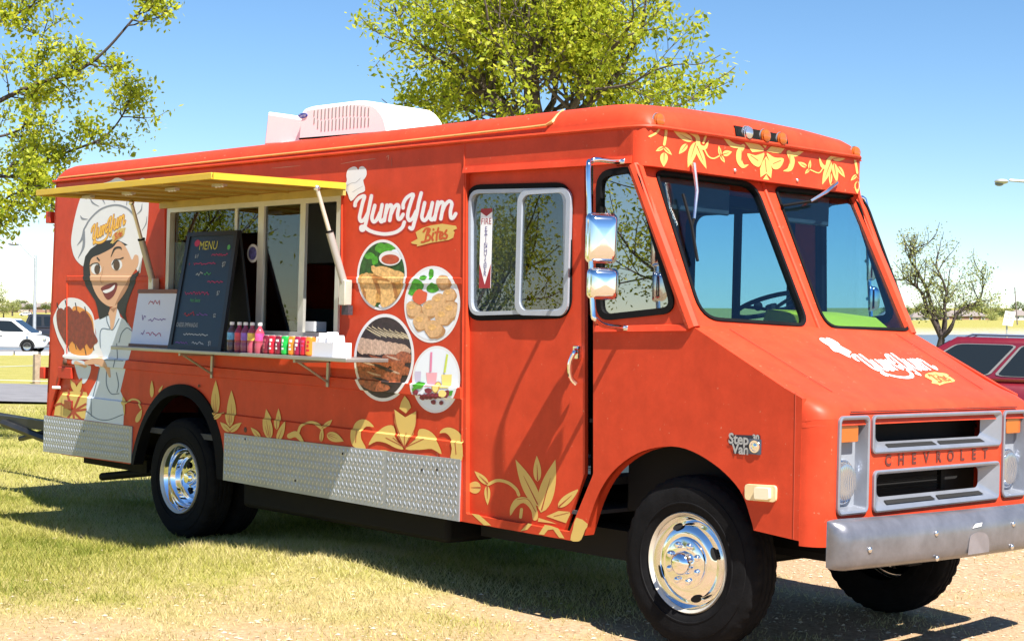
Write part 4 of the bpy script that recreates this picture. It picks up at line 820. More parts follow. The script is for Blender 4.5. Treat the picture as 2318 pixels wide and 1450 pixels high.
# header flowers
cH = crop(1440, 240, 4.293); 
def hwrap(u, v, off):
    p = FR(u, v, XH); y = min(max(p[1], .01), W-.005); r = .085; dy = max(0, y-(W+.004-r), (-.004+r)-y); return np.array([XH-(r-math.sqrt(max(r*r-dy*dy, 1e-5)))+off, y, p[2]])
hm = lambda u, v: hwrap(u, v, .0014); hm2 = lambda u, v: hwrap(u, v, .0024)
HL = [((265, 400), (188, 440), 56), ((268, 400), (347, 478), 56), ((270, 452), (266, 592), 112), ((545, 340), (358, 238), 110), ((492, 370), (413, 468), 84), ((578, 350), (500, 600), 120), ((585, 380), (682, 612), 96), ((818, 482), (800, 385), 48), ((838, 470), (930, 445), 86), ((820, 482), (860, 552), 50), ((1905, 512), (2052, 498), 90), ((1958, 588), (2026, 695), 70), ((1890, 540), (1806, 765), 100), ((1920, 556), (1950, 745), 86), ((1888, 650), (1885, 772), 50), ((1680, 612), (1690, 522), 44), ((1655, 592), (1568, 543), 66), ((1680, 612), (1638, 660), 44), ((2140, 668), (2082, 726), 52), ((2142, 668), (2207, 728), 52), ((2150, 728), (2146, 852), 90)]
decal("header_flower", [cH(leaf(b, t, w_)) for b, t, w_ in HL]+[stroke(cH(l), np.array(w_)/4.293) for l, w_ in (([(290, 215), (285, 290), (270, 375)], 26), ([(235, 208), (195, 260), (140, 295)], 20), ([(520, 255), (590, 300), (605, 385), (665, 405), (700, 340)], [30, 40, 44, 40, 8]), ([(678, 285), (650, 360)], 20), ([(665, 430), (700, 490), (750, 510), (805, 485)], 14), ([(862, 312), (930, 378), (1030, 400)], [30, 48, 30]), ([(1035, 392), (1000, 450), (1000, 530), (1035, 585), (1085, 572)], [44, 56, 54, 40, 8]), ([(1620, 432), (1545, 470), (1475, 455)], [26, 46, 30]), ([(1480, 452), (1512, 530), (1490, 610), (1430, 632)], [44, 54, 48, 8]), ([(1935, 480), (1872, 520), (1850, 590), (1805, 580), (1775, 500)], [26, 36, 40, 36, 8]), ([(1810, 610), (1770, 650), (1690, 620)], 12), ([(2120, 508), (2135, 580), (2146, 650)], 22))]
      + [cH(l) for l in ([(1040, 338), (1130, 350), (1200, 380), (1238, 415), (1235, 440), (1125, 450), (1090, 400)], [(1200, 355), (1275, 370), (1252, 410)], [(1262, 440), (1300, 400), (1340, 378), (1450, 400), (1400, 462), (1330, 455)])]+[catmull(cH(l), 3, True) for l in ([(1075, 462), (1160, 480), (1240, 452), (1228, 520), (1190, 592), (1120, 555)], [(1265, 455), (1340, 500), (1432, 512), (1395, 600), (1330, 612), (1290, 530)])]+[cH([(1260, 488), (1300, 550), (1318, 620), (1308, 702), (1262, 656), (1205, 692), (1200, 610), (1225, 540)]), cH([(1262, 664), (1290, 718), (1228, 714)])], "gold_vinyl", 1, fm=hm, parent=header)
decal("header_flower_vein", [stroke(cH([tuple(np.array(b)+(np.array(t)-np.array(b))*.05), tuple(np.array(b)+(np.array(t)-np.array(b))*.65)]), [1.8, .5]) for b, t, w_ in HL]+[stroke(cH(l), 1.4) for l in ([(1250, 520), (1262, 640)], [(1110, 480), (1180, 530)], [(1400, 530), (1330, 560)], [(1025, 430), (1020, 530)], [(1490, 480), (1490, 560)], [(1240, 450), (1180, 470)])], "vein_red", 1, fm=hm2, parent=header)
# hood logo (affine from the logo drawing to the sloped sheet)
hp0, hp1 = np.array([4.86, 0, 1.612]), np.array([5.34, 0, 1.372]); hn = np.cross(np.array([0, 1., 0]), hp1-hp0); hn /= np.linalg.norm(hn); hn = hn if hn[2] > 0 else -hn
def hoodpt(off):
    e = (hp1-hp0)/np.linalg.norm(hp1-hp0)
    T0 = PLN(1920, 808, hp0, hn); T1 = PLN(2135, 846, hp0, hn); B0 = PLN(1975, 862, hp0, hn)
    y0, s0 = T0[1], np.dot(T0-hp0, e); y1 = T1[1]
    ky = (y1-y0)/1100; s_bot = np.dot(B0-hp0, e); ks = (s_bot-s0)/430
    def f(u, v):
        y = y0+(u-165)*ky; s = s0+(v-400)*ks; p = hp0+e*s; zc = .012*math.sin(math.pi*y/W)
        return (p[0]+hn[0]*off, y, p[2]+hn[2]*off+zc)
    return f
mat("hood_white", (.82, .82, .84), .4)
logo(lambda p: p, "hood_white", "hood_white", 0, fm=(hoodpt(.0015), hoodpt(.0022), hoodpt(.003)), halo=None, prefix="hood_logo")
G().tube([hood_o.matrix_world @ Vector((0, 0, 0)) for _ in range(0)] or [(4.87, .24, 1.618), (5.46, .30, 1.327)], .0022, 5).build("hood_shut_line", "vein_red", truck)
G().tube([(4.87, W-.24, 1.618), (5.46, W-.30, 1.327)], .0022, 5).build("hood_shut_line", "vein_red", truck)

# ------------------------------------------------------------------ diamond plate skirts
def diamond_plate(name, corners, lean=0):
    x0, x1, zb0, zb1, zt0, zt1 = corners
    yb = -.022
    g = G().hexa([(x0, yb, zb0), (x1, yb, zb1), (x1, -.012, zb1), (x0, -.012, zb0), (x0, yb, zt0), (x1, yb, zt1), (x1, -.012, zt1), (x0, -.012, zt0)])
    o = g.build(name, "plate_alu", truck); g = G(); r = 0; z = .03
    L, Wd, H = .0155, .0056, .0036
    while z < (zt0-zb0)-.01:
        x = x0+.02+(.0 if r % 2 else .021); s = 1
        while x < x1-.015:
            f = (x-x0)/(x1-x0); zz = (zb0+(zb1-zb0)*f)+z*((zt0-zb0)+(zt1-zt0-zb1+zb0)*f)/(zt0-zb0)
            a = math.radians(118 if r % 2 else 62); dx, dz = math.cos(a)*L, math.sin(a)*L; nx_, nz_ = -math.sin(a)*Wd, math.cos(a)*Wd
            y = yb-.0002
            g.add([(x-dx, y, zz-dz), (x+nx_, y, zz+nz_), (x+dx, y, zz+dz), (x-nx_, y, zz-nz_), (x-dx*.35, y-H, zz-dz*.35), (x+dx*.35, y-H, zz+dz*.35)], [(0, 1, 4), (1, 2, 5), (1, 5, 4), (2, 3, 5), (3, 0, 4), (3, 4, 5)])
            x += .042
        z += .025; r += 1
    t = g.build("tread_lugs", mat("lug_alu", (.52, .54, .58), .28, .55), o, smooth=False); tag(t, kind="stuff")
    return o
pl1 = diamond_plate("skirt_plate", (-2.02, -.60, .480, .500, .775, .775)); tag(pl1, "rear skirt plate of diamond tread aluminium")
pl2 = diamond_plate("skirt_plate", (.658, 2.45, .486, .472, .812, .822)); pl3 = diamond_plate("skirt_plate", (2.453, XS-.004, .472, .468, .822, .826))
for u, v in ((555, 993), (668, 1087), (775, 1026), (955, 1063), (989, 1062), (190, 975)):
    p = SD(u, v, -.024); G().ball(p, .008, 4, (1, .4, 1)).build("plate_screw", "black_metal", truck)

# ------------------------------------------------------------------ AC unit on roof
ac = tag(empty("rooftop_air_conditioner", (1.2, .8, 2.84)), None); ac.parent = truck; ac.location = Vector((1.2, .8, 2.84))-WO[truck.name]
YN, YF = .75, 1.27
prof = rpoly(sxz([(672, 322), (679, 248), (700, 240), (812, 226), (850, 231), (874, 262), (882, 306)], YN), [.02, .04, .05, .2, .2, .15, .02], 6)
prof = [(x, max(z, 2.835)) for x, z in prof]
prof2 = inset(prof, .035); n = len(prof)
V = [(x, YN+.03, z) for x, z in prof]+[(x, YN, z) for x, z in inset(prof, .03)]+[(x, YF, z) for x, z in prof]
F = [tuple(range(n, 2*n))]+[(i, (i+1) % n, n+(i+1) % n, n+i) for i in range(n)]+[(i, 2*n+i, 2*n+(i+1) % n, (i+1) % n) for i in range(n)]+[tuple(range(2*n, 3*n))[::-1]]
mesh("shroud", V, F, "ac_white", ac, smooth=True, auto=35)
bx = sxz([(583, 330), (592, 251), (678, 264), (674, 325)], YN); V = [(x, YN+.06, z) for x, z in bx]+[(x, YF-.06, z) for x, z in bx]
mesh("rear_box", V, [(3, 2, 1, 0), (4, 5, 6, 7), (0, 1, 5, 4), (1, 2, 6, 5), (2, 3, 7, 6), (3, 0, 4, 7)], "ac_white", ac, bevel=.01)
bx = inset(bx, .02); V = [(x, YN+.052, z) for x, z in bx]+[(x, YN+.07, z) for x, z in bx]; mesh("rear_box_panel", V, [(3, 2, 1, 0), (4, 5, 6, 7), (0, 1, 5, 4), (1, 2, 6, 5), (2, 3, 7, 6), (3, 0, 4, 7)], "ac_white", ac, bevel=.004)
mat("slot_shade", (.30, .29, .27), .8)
for k in range(16):
    u = 712+k*8.2
    vt = np.interp(u, [712, 790, 850], [250, 237, 246]); vb = np.interp(u, [712, 725, 850], [280, 297, 284]); vm = (vt+vb)/2
    for a, b in ((vt, vm-2), (vm+2, vb)):
        p, q = SD(u, a, YN-.001), SD(u-1, b, YN-.001); G().hexa([(q[0]-.006, YN-.002, q[2]), (q[0]+.006, YN-.002, q[2]), (q[0]+.006, YN+.01, q[2]), (q[0]-.006, YN+.01, q[2]), (p[0]-.006, YN-.002, p[2]), (p[0]+.006, YN-.002, p[2]), (p[0]+.006, YN+.01, p[2]), (p[0]-.006, YN+.01, p[2])]).build("vent_slot", "slot_shade", ac)
V, F = slab([[(SD(u, v, YN)[0], SD(u, v, YN)[2]) for u, v in ell(686, 262, 10.5, 5.5, 24, -.12)]], side_map, YN-.004, YN+.03); bd = mesh("carrier_badge", V, F, "logo_blue", ac)
tv, tf = text2d("Carrier", .035); p = SD(686, 262, YN); mesh("badge_lettering", [(p[0]+x*.9, YN-.0055, p[2]+y*.9) for x, y in tv], tf, "white_vinyl", bd)
zf_ = min(z for x, z in prof); xs_ = [x for x, z in prof]; G().box((min(xs_)-.28, YN+.03, 2.80), (max(xs_)-.03, YF-.03, zf_+.02)).build("base_flange", "ac_white", ac)

# ------------------------------------------------------------------ lamps, wipers, mirrors, emblems
def clearance(p, m, par=truck):
    b = G().lathe([(0, .0), (0, .042), (.008, .040)], p, 'x', 16).build("clearance_lamp", "aluminium", par, smooth=True)
    G().lathe([(.006, .038), (.016, .038), (.017, .034), (.026, .033), (.034, .022), (.036, .0)], p, 'x', 16).build("lens", m, b, smooth=True)
for u, v in ((1490, 273), (1935, 346)): p = FR(u, v, 4.462); clearance((4.455, p[1], p[2]), "amber_lens")
pa, pb = FR(1664, 296, 4.47), FR(1782, 318, 4.47)
G().hexa([(4.455, pa[1], pa[2]-.035), (4.485, pa[1], pa[2]-.035), (4.485, pb[1], pb[2]-.035), (4.455, pb[1], pb[2]-.035), (4.44, pa[1], pa[2]+.03), (4.47, pa[1], pa[2]+.03), (4.47, pb[1], pb[2]+.03), (4.44, pb[1], pb[2]+.03)]).build("lamp_bar", "black_metal", truck, bevel=.004)
for i, (u, v) in enumerate(((1690, 300), (1730, 307), (1767, 314))): p = FR(u, v, 4.48); clearance((4.476, p[1], p[2]-.003), "clear_lens" if i == 0 else "amber_lens")
for u, v in ((1663, 386), (1804, 408)): p = FR(u, v, XH); G().ball(p, .012, 5).build("header_bolt", "chrome_soft", truck, smooth=True)
def wiper(piv, tip, b0, b1):
    p = FR(*piv, XH+.02); t = PLN(*tip, WB+wn*.04, wn); a0, a1 = PLN(*b0, WB+wn*.018, wn), PLN(*b1, WB+wn*.018, wn)
    o = empty("windscreen_wiper", p, truck); G().tube([FR(*piv, XH), p, p*.5+t*.5+np.array([.02, 0, 0]), t], [.016, .014, .011, .008], 8).build("wiper_arm", "chrome_soft", o, smooth=True)
    G().tube([a0, (a0+a1)/2+wn*.012, a1], .009, 6).build("wiper_blade", "black_rubber", o); G().tube([t, (a0+a1)/2+wn*.014], .007, 6).build("wiper_link", "black_metal", o)
wiper((1570, 372), (1571, 495), (1546, 440), (1579, 590)); wiper((1893, 414), (1835, 455), (1770, 466), (1850, 456))
def mirror_set(ys, far_=False):
    f = (lambda y: y) if not far_ else (lambda y: W-y)
    ms = empty("mirror_assembly", (4.3, f(-.2), 2.05), truck)
    YM = -.25
    def P(u, v, y): q = SD(u, v, y); return (q[0], f(y), q[2])
    pts = [P(1408, 366, -.004), P(1385, 365, -.07), P(1352, 361, -.17), P(1338, 366, -.205), P(1332, 382, YM), P(1336, 540, YM), P(1342, 700, YM), P(1348, 722, YM+.01), P(1365, 735, -.16), P(1390, 740, -.08), P(1416, 742, -.004)]
    G().tube(catmull(pts, 4), .0135, 10).build("mirror_arm", "chrome", ms, smooth=True)
    for u, v in ((1405, 366), (1412, 742)): q = P(u, v, -.012); G().box((q[0]-.035, q[1]-.012, q[2]-.013), (q[0]+.035, q[1]+.012, q[2]+.013)).build("arm_bracket", "chrome_soft", ms, bevel=.004)
    for (u0, v0, u1, v1), nm in (((1334, 484, 1406, 592), "main_mirror"), ((1340, 607, 1406, 676), "convex_mirror")):
        a, b = SD(u0, v0, -.24), SD(u1, v1, -.24); zc, hz = (a[2]+b[2])/2, (a[2]-b[2])/2; xc_ = SD((u0+u1)/2, (v0+v1)/2, -.20)[0]-.03; hy = .080; ca, sa_ = math.cos(math.radians(-32)), math.sin(math.radians(-32))
        q0 = SD(u0, (v0+v1)/2, -.24); yc = -.20
        ms2 = empty(nm, (xc_, f(yc), zc), ms); V = []; n = 0; rings = []
        for d, k in [(0, 1.0), (.004, 1.035), (.012, 1.035), (.015, .985)]+[(.016+.05*math.sin(math.pi/2*q/9)**.8, .975*math.cos(math.pi/2*q/9)**.55) for q in range(1, 10)]:
            ringp = [(y*k, z*k) for y, z in rrect(-hy, -hz, hy, hz, .028, 6)]; rings.append([(xc_+d*ca-y*sa_, f(yc+d*sa_+y*ca), zc+z) for y, z in ringp])
        n = len(rings[0]); V = [p for r_ in rings for p in r_]; F = [(i*n+j, i*n+(j+1) % n, (i+1)*n+(j+1) % n, (i+1)*n+j) for i in range(len(rings)-1) for j in range(n)]
        mesh("mirror_shell", V, F, "chrome", ms2, smooth=True, auto=70)
        mesh("mirror_glass", [(xc_-.001-y*.96*sa_, f(yc+y*.96*ca), zc+z*.97) for y, z in rrect(-hy, -hz, hy, hz, .035, 6)], [tuple(range(28))], "chrome", ms2)
        G().tube([(xc_-.01, f(yc), zc), (SD(1337, 600, YM)[0], f(YM), zc)], .012, 6).build("mirror_clamp", "chrome_soft", ms2)
mirror_set(0); mirror_set(0, True)
# step van emblem and side marker
em = decal("step_van_emblem", [[(1651, 983), (1721, 985), (1723, 1028), (1660, 1026), (1660, 1008), (1651, 1006)]], "emblem_navy" if "emblem_navy" in MATS else mat("emblem_navy", (.02, .02, .035), .5), 1, fm=lambda u, v: SD(u, v, -.006))
def emb(s, u, v, size, sp=1.0):
    tv, tf = text2d(s, size, sp, bold=.0022); p = SD(u, v, -.008)
    mesh("emblem_lettering", [(p[0]+x, -.0085, p[2]+y) for x, y in tv], tf, mat("emblem_silver", (.42, .45, .50), .3, .5), em)
emb("Step", 1672, 994, .070); emb("Van", 1676, 1017, .066); emb("30", 1711, 991, .040)
p = SD(1709, 1010, -.008); G().lathe([(0, .032), (-.006, .030), (-.006, .022), (-.002, .020), (-.002, .008), (-.008, .0)], (p[0], -.008, p[2]), 'y', 24).build("emblem_roundel", "chrome", em, smooth=True)
V, F = slab([rrect(p[0]-.037, p[2]-.038, p[0]+.037, p[2]+.036, .006, 2)], side_map, -.009, -.0065); mesh("emblem_plate", V, F, mat("emblem_blue", (.10, .13, .20), .3, .5), em)
sm_ = sxz([(1690, 1094), (1761, 1098), (1760, 1136), (1690, 1130)]); V, F = slab([rpoly(sm_, .02, 4)], side_map, -.016, -.003); mk = mesh("side_marker_lamp", V, F, "cream_lens", truck, bevel=.004)
sm2 = sxz([(1716, 1101), (1750, 1103), (1750, 1130), (1716, 1128)]); V, F = slab([rpoly(sm2, .012, 3)], side_map, -.034, -.015); mesh("lens", V, F, mat("cream_light", (.80, .72, .52), .3), mk, bevel=.006)
# rear side fittings
p = SD(160, 915, 0); G().box((p[0]-.06, -.030, p[2]-.035), (p[0]+.07, -.012, p[2]+.035)).build("side_marker_lamp", "red_lens", truck, bevel=.005)
p = SD(153, 818, 0); G().ball((p[0], -.02, p[2]), .03, 6, (1, .6, 1)).build("fuel_cap", "dark_rust", truck, smooth=True)
p = SD(150, 842, 0); G().box((p[0]-.10, -.022, p[2]-.05), (p[0]+.12, -.001, p[2]+.04)).build("filler_flap", "red_trim", truck, bevel=.004)
p = SD(128, 876, 0); G().tube([(p[0]+.08, -.005, p[2]), (p[0]+.03, -.05, p[2])], .012, 8).build("hose_fitting", "white_vinyl", truck, smooth=True)
a, b = SD(140, 855, 0), SD(115, 940, 0); G().tube([(a[0], -.012, a[2]), (b[0], -.012, b[2])], .012, 6).build("rear_pipe_cover", "red_trim", truck)
for u, v, r_ in ((450, 873, .012), (556, 972, .02), (480, 470, .01)): 
    if v > 700: p = SD(u, v, -.012); G().ball(p, r_, 5, (1, .4, 1)).build("skirt_plug", "dark_rust", truck, smooth=True)
# trim lines on cargo side
for u in (152,): G().tube([SD(u, 640, -.002), SD(u, 800, -.002)], .006, 5).build("rear_panel_seam", RED, truck)

for u, v0, v1 in ((374, 452, 775), (774, 432, 690)): G().tube([SD(u, v0, -.012), SD(u, v1, -.012)], .007, 6).build("hatch_trim", RED, truck)
decal("body_scratch", [stroke([(772, 371), (812, 364), (850, 359)], [.6, 1.6, .5]), stroke([(615, 381), (650, 378), (680, 375)], [.5, 1.2, .5]), stroke([(875, 356), (880, 352), (879, 362)], 1.0)], mat("scratch_pale", (.55, .28, .20), .6), 1)
decal("body_mark", [stroke([(887, 358), (887, 376)], 2.0), stroke([(835, 361), (850, 359)], 1.6)], "vein_red", 1)
for k in range(26):
    u = 170+k*34; p = SD(u, 399-.0985*(u-160)+11, -.004); G().ball(p, .0055, 4, (1, .6, 1)).build("rivet", RED, truck, smooth=True)
# ------------------------------------------------------------------ things on the shelf (each its own)
def onshelf(u, y, v=790): return SD(u, v, y)[0]
ZT = ZS+.0008
# chalk menu board (A-frame, leaning)
yb_, yt_ = -.30, -.10
BL, BR = SD(379, 781, yb_), SD(499, 789, yb_); TL, TR_ = SD(425, 525, yt_), SD(538, 522, yt_); BL[2] = BR[2] = ZT; zt2 = (TL[2]+TR_[2])/2; TL[2] = TR_[2] = zt2
board = thing("menu_board", ((BL[0]+BR[0])/2, -.2, ZT), "black chalkboard menu with handwritten coloured prices standing on the truck counter", "menu board")
bn = np.cross(BR-BL, TL-BL); bn /= np.linalg.norm(bn); bn = bn if bn[1] < 0 else -bn
def bd_map(a, b, d): # a,b in 0..1
    p = BL+(BR-BL)*a+(TL-BL)*b+((TR_-TL)-(BR-BL))*a*b+bn*d; return tuple(p)
mat("chalk_black", (.008, .018, .032), .4, var=.3, vs=5); mat("board_frame", (.010, .010, .012), .45)
V, F = slab([[(0, 0), (1, 0), (1, 1), (0, 1)], [(.06, .035), (.94, .035), (.94, .965), (.06, .965)]], bd_map, 0, -.025); mesh("frame", V, F, "board_frame", board)
V, F = slab([[(.055, .03), (.945, .03), (.945, .97), (.055, .97)]], bd_map, -.008, -.02); mesh("slate", V, F, "chalk_black", board)
# rear leg panel of the A-frame
o1, o2 = np.array(TL)+[0, .03, 0], np.array(TR_)+[0, .03, 0]; q1, q2 = np.array([BL[0], -.05, ZT]), np.array([BR[0], -.05, ZT])
G().hexa([q1, q2, q2+[0, .015, 0], q1+[0, .015, 0], o1-[0, .02, 0], o2-[0, .02, 0], o2, o1]).build("back_leg_panel", "board_frame", board)
for nm, c_ in (("chalk_yellow", (.50, .48, .10)), ("chalk_pink", (.42, .04, .14)), ("chalk_white", (.40, .43, .46)), ("chalk_green", (.08, .36, .13)), ("chalk_purple", (.17, .07, .30)), ("chalk_red", (.42, .03, .05))): mat(nm, c_, .8)
def chalk(s, x, y, h, m_, asp=1.0, sp=1.0):
    tv, tf = text2d(s, 1.0, sp, 'LEFT'); bw = np.linalg.norm(BR-BL); bh = np.linalg.norm(TL-BL)
    mesh("chalk_lettering", [bd_map(x+a*h*asp*bh/bw, y+b*h, -.006) for a, b in tv], tf, m_, board)
def scrib(x0, x1, y, h, m_, seed):
    r_ = random.Random(seed); pts = []; x = x0
    while x < x1: pts.append((x, y+r_.uniform(-h, h))); x += r_.uniform(.012, .022)
    V2, F2 = stroke(pts, .0075, 2, 2); mesh("chalk_lettering", [bd_map(a, b, -.006) for a, b in V2], F2, m_, board)
chalk("MENU", .27, .878, .105, "chalk_yellow", 1.0); chalk("$7", .78, .715, .06, "chalk_white", .8); chalk("& F", .22, .79, .05, "chalk_white", .8); scrib(.55, .86, .80, .010, "chalk_pink", 1)
chalk("*", .12, .715, .05, "chalk_red"); scrib(.22, .66, .725, .010, "chalk_pink", 2); scrib(.30, .44, .64, .014, "chalk_white", 3); scrib(.46, .60, .64, .012, "chalk_green", 4); scrib(.55, .85, .57, .008, "chalk_pink", 5)
scrib(.14, .62, .475, .015, "chalk_pink", 6); chalk("$7", .76, .475, .05, "chalk_white", .8); chalk("Hot Sauce", .27, .415, .046, "chalk_green", .8); scrib(.20, .42, .30, .018, "chalk_red", 7); scrib(.44, .66, .30, .010, "chalk_purple", 8); chalk("$2", .76, .29, .045, "chalk_white", .8)
chalk("CHEESE EMPANADAS", .08, .205, .052, "chalk_white", .62, 1.1); scrib(.25, .72, .13, .007, "chalk_white", 9); scrib(.12, .36, .055, .008, "chalk_purple", 10); scrib(.44, .66, .06, .010, "chalk_white", 11); chalk("$1", .74, .06, .055, "chalk_white", .8)
V2 = ell(.22, .905, .055, .03, 16); mesh("chalk_doodle", [bd_map(a, b, -.0065) for a, b in V2], [tuple(range(16))], "chalk_pink", board); V2 = ell(.86, .86, .03, .022, 12); mesh("chalk_doodle", [bd_map(a, b, -.0065) for a, b in V2], [tuple(range(12))], "chalk_green", board)
# white list board
yb2, yt2 = -.20, -.07
b0, b1, t0, t1 = SD(297, 777, yb2), SD(385, 779, yb2), SD(318, 660, yt2), SD(404, 655, yt2); b0[2] = b1[2] = ZT; t0[2] = t1[2] = (t0[2]+t1[2])/2
wb = thing("whiteboard", ((b0[0]+b1[0])/2, -.14, ZT), "small white dry erase board with faint red writing leaning beside the chalkboard", "whiteboard")
wn_ = np.cross(b1-b0, t0-b0); wn_ /= np.linalg.norm(wn_); wn_ = wn_ if wn_[1] < 0 else -wn_
wm = lambda a, b, d: tuple(b0+(b1-b0)*a+(t0-b0)*b+((t1-t0)-(b1-b0))*a*b+wn_*d)
V, F = slab([[(0, 0), (1, 0), (1, 1), (0, 1)]], wm, 0, .012); mesh("panel", V, F, mat("board_white", (.72, .74, .80), .3), wb)
mat("frame_wood", (.22, .10, .05), .6)
V, F = slab([[(-.02, .94), (1.02, .94), (1.02, 1.01), (-.02, 1.01)]], wm, -.003, .018); mesh("top_rail", V, F, "frame_wood", wb); V, F = slab([[(-.02, -.01), (1.02, -.01), (1.02, .035), (-.02, .035)]], wm, -.003, .018); mesh("bottom_rail", V, F, "frame_wood", wb)
for x0_, x1_, y_, h_, m_, sd in ((.32, .62, .78, .045, "chalk_red", 1), (.20, .32, .50, .05, "chalk_purple", 2), (.38, .85, .47, .03, "chalk_purple", 3), (.25, .33, .24, .045, "chalk_purple", 4), (.38, .78, .22, .03, "chalk_pink", 5)):
    r_ = random.Random(sd); pts = []; x = x0_
    while x < x1_: pts.append((x, y_+r_.uniform(-h_, h_))); x += r_.uniform(.02, .04)
    V2, F2 = stroke(pts, .014, 2, 2); mesh("marker_lettering", [wm(a, b, .0135) for a, b in V2], F2, m_, wb)
for k, m_ in enumerate((mat("clear_liquid", (.35, .30, .28), .1), )): pass
# bottles
def bottle(x, y, cap, lab, liq, label):
    b = thing("drink_bottle", (x, y, ZT), label, "bottle", "plastic drink bottles in a row on the counter")
    G().lathe([(0, 0), (0, .028), (.01, .031), (.06, .031), (.066, .029), (.072, .031), (.13, .031), (.15, .022), (.165, .013), (.185, .0125), (.186, 0)], (x, y, ZT), 'z', 18).build("body", liq, b, smooth=True)
    G().lathe([(.080, .0316), (.128, .0316)], (x, y, ZT), 'z', 18).build("wrap_label", lab, b, smooth=True)
    G().lathe([(.178, 0), (.178, .0155), (.198, .015), (.199, 0)], (x, y, ZT), 'z', 14).build("cap", cap, b, smooth=True)
mat("cap_white", (.75, .75, .76), .4); mat("lab_blue", (.10, .35, .62), .4, var=.5, vs=40); mat("lab_red", (.62, .05, .08), .4, var=.4, vs=40); mat("lab_purple", (.22, .10, .50), .4, var=.4, vs=40); mat("lab_yellow", (.72, .50, .08), .4, var=.4, vs=40); mat("lab_pink", (.68, .06, .25), .4, var=.4, vs=40)
mat("liq_dark", (.10, .06, .07), .12); mat("liq_red", (.28, .03, .07), .12); mat("liq_violet", (.24, .05, .11), .12); mat("liq_rose", (.34, .06, .09), .12)
for u, lb, lq, d in ((524, "lab_blue", "liq_dark", "blue labelled water bottle nearest the chalkboard"), (541, "lab_red", "liq_red", "red labelled juice bottle second in the row"), (555, "lab_purple", "liq_violet", "purple labelled juice bottle in the middle of the row"), (570, "lab_yellow", "liq_rose", "yellow labelled juice bottle fourth in the row"), (587, "lab_pink", "liq_rose", "pink labelled juice bottle beside the soda cans")):
    bottle(onshelf(u, -.27), -.27, "cap_white", lb, lq, d)
def can(x, y, col, mark, label):
    c = thing("soda_can", (x, y, ZT), label, "can", "soda cans in a row on the counter")
    G().lathe([(0, 0), (0, .025), (.008, .0325), (.105, .0325), (.117, .027)], (x, y, ZT), 'z', 20).build("body", col, c, smooth=True)
    G().lathe([(.117, .027), (.121, .0268), (.119, .024), (.1185, 0)], (x, y, ZT), 'z', 16).build("lid", "aluminium", c, smooth=True)
    a0 = -2.6
    rk = random.Random(int(x*1e4)); a1_ = a0+.5+rk.random()*.5
    for q in range(3):
        z0 = .028+q*.024+rk.random()*.006; g = G(); g.lathe([(z0, .0328), (z0+.012+.008*rk.random(), .0328)], (x, y, ZT), 'z', 5, a1_+.12*q, a1_+.12*q+.35+.4*rk.random()); g.build("printed_mark", mark, c, smooth=True)
mat("can_maroon", (.20, .015, .03), .25, .3, var=.3, vs=30); mat("can_red", (.55, .015, .03), .25, .3); mat("can_green", (.02, .42, .06), .25, .3, var=.3, vs=40); mat("can_orange", (.78, .22, .02), .25, .3); mat("can_cherry", (.34, .01, .06), .25, .3)
for u, m_, k_, d in ((606, "can_maroon", "liq_rose", "dull maroon soda can next to the bottles"), (620, "can_red", "white_vinyl", "red soda can with large white script"), (634, "can_maroon", "white_vinyl", "dark maroon soda can beside the green one"), (648, "can_green", "white_vinyl", "bright green lemon lime soda can"), (664, "can_orange", "white_vinyl", "orange soda can right of the green can"), (678, "can_cherry", "white_vinyl", "cherry red soda can between orange and red cans"), (691, "can_red", "chalk_pink", "red soda can second from the napkin box"), (703, "can_orange", "can_red", "red and orange soda can beside the napkin box")):
    can(onshelf(u, -.27), -.27, m_, k_, d)
x0, x1 = onshelf(703, -.24)+.035, onshelf(766, -.24); nb = thing("napkin_box", ((x0+x1)/2, -.2, ZT), "white box holding upright paper napkins at the front end of the counter", "napkin box")
mat("paper_white", (.62, .63, .67), .7)
g = G(); y0, y1, h_ = -.28, -.14, .088; th = .006
g.box((x0, y0, ZT), (x1, y0+th, ZT+h_)); g.box((x0, y1-th, ZT), (x1, y1, ZT+h_)); g.box((x0, y0+th+.0005, ZT), (x0+th, y1-th-.0005, ZT+h_)); g.box((x1-th, y0+th+.0005, ZT), (x1, y1-th-.0005, ZT+h_)); g.box((x0+th+.0005, y0+th+.0005, ZT), (x1-th-.0005, y1-th-.0005, ZT+.004)); g.build("box", "paper_white", nb)
for k in range(7):
    f_ = (k+.5)/7; xx = x0+.02+(x1-x0-.04)*f_; hh = .118+.028*math.sin(k*2.1)+.015*f_
    G().hexa([(xx-.012, y0+.02, ZT+.006), (xx+.008, y0+.02, ZT+.006), (xx+.008, y1-.02, ZT+.006), (xx-.012, y1-.02, ZT+.006), (xx-.006+.008*math.cos(k), y0+.03, ZT+hh), (xx+.002+.008*math.cos(k), y0+.03, ZT+hh-.01), (xx+.004, y1-.03, ZT+hh-.02), (xx-.004, y1-.03, ZT+hh)]).build("napkin", "paper_white", nb)
xp = onshelf(655, .10); pt = G().box((1.28, .06, 1.535), (1.56, .16, 1.60)).build("paper_stack", "paper_white", None); tag(pt, "pale paper stack on the sill behind the middle window pane", "paper")

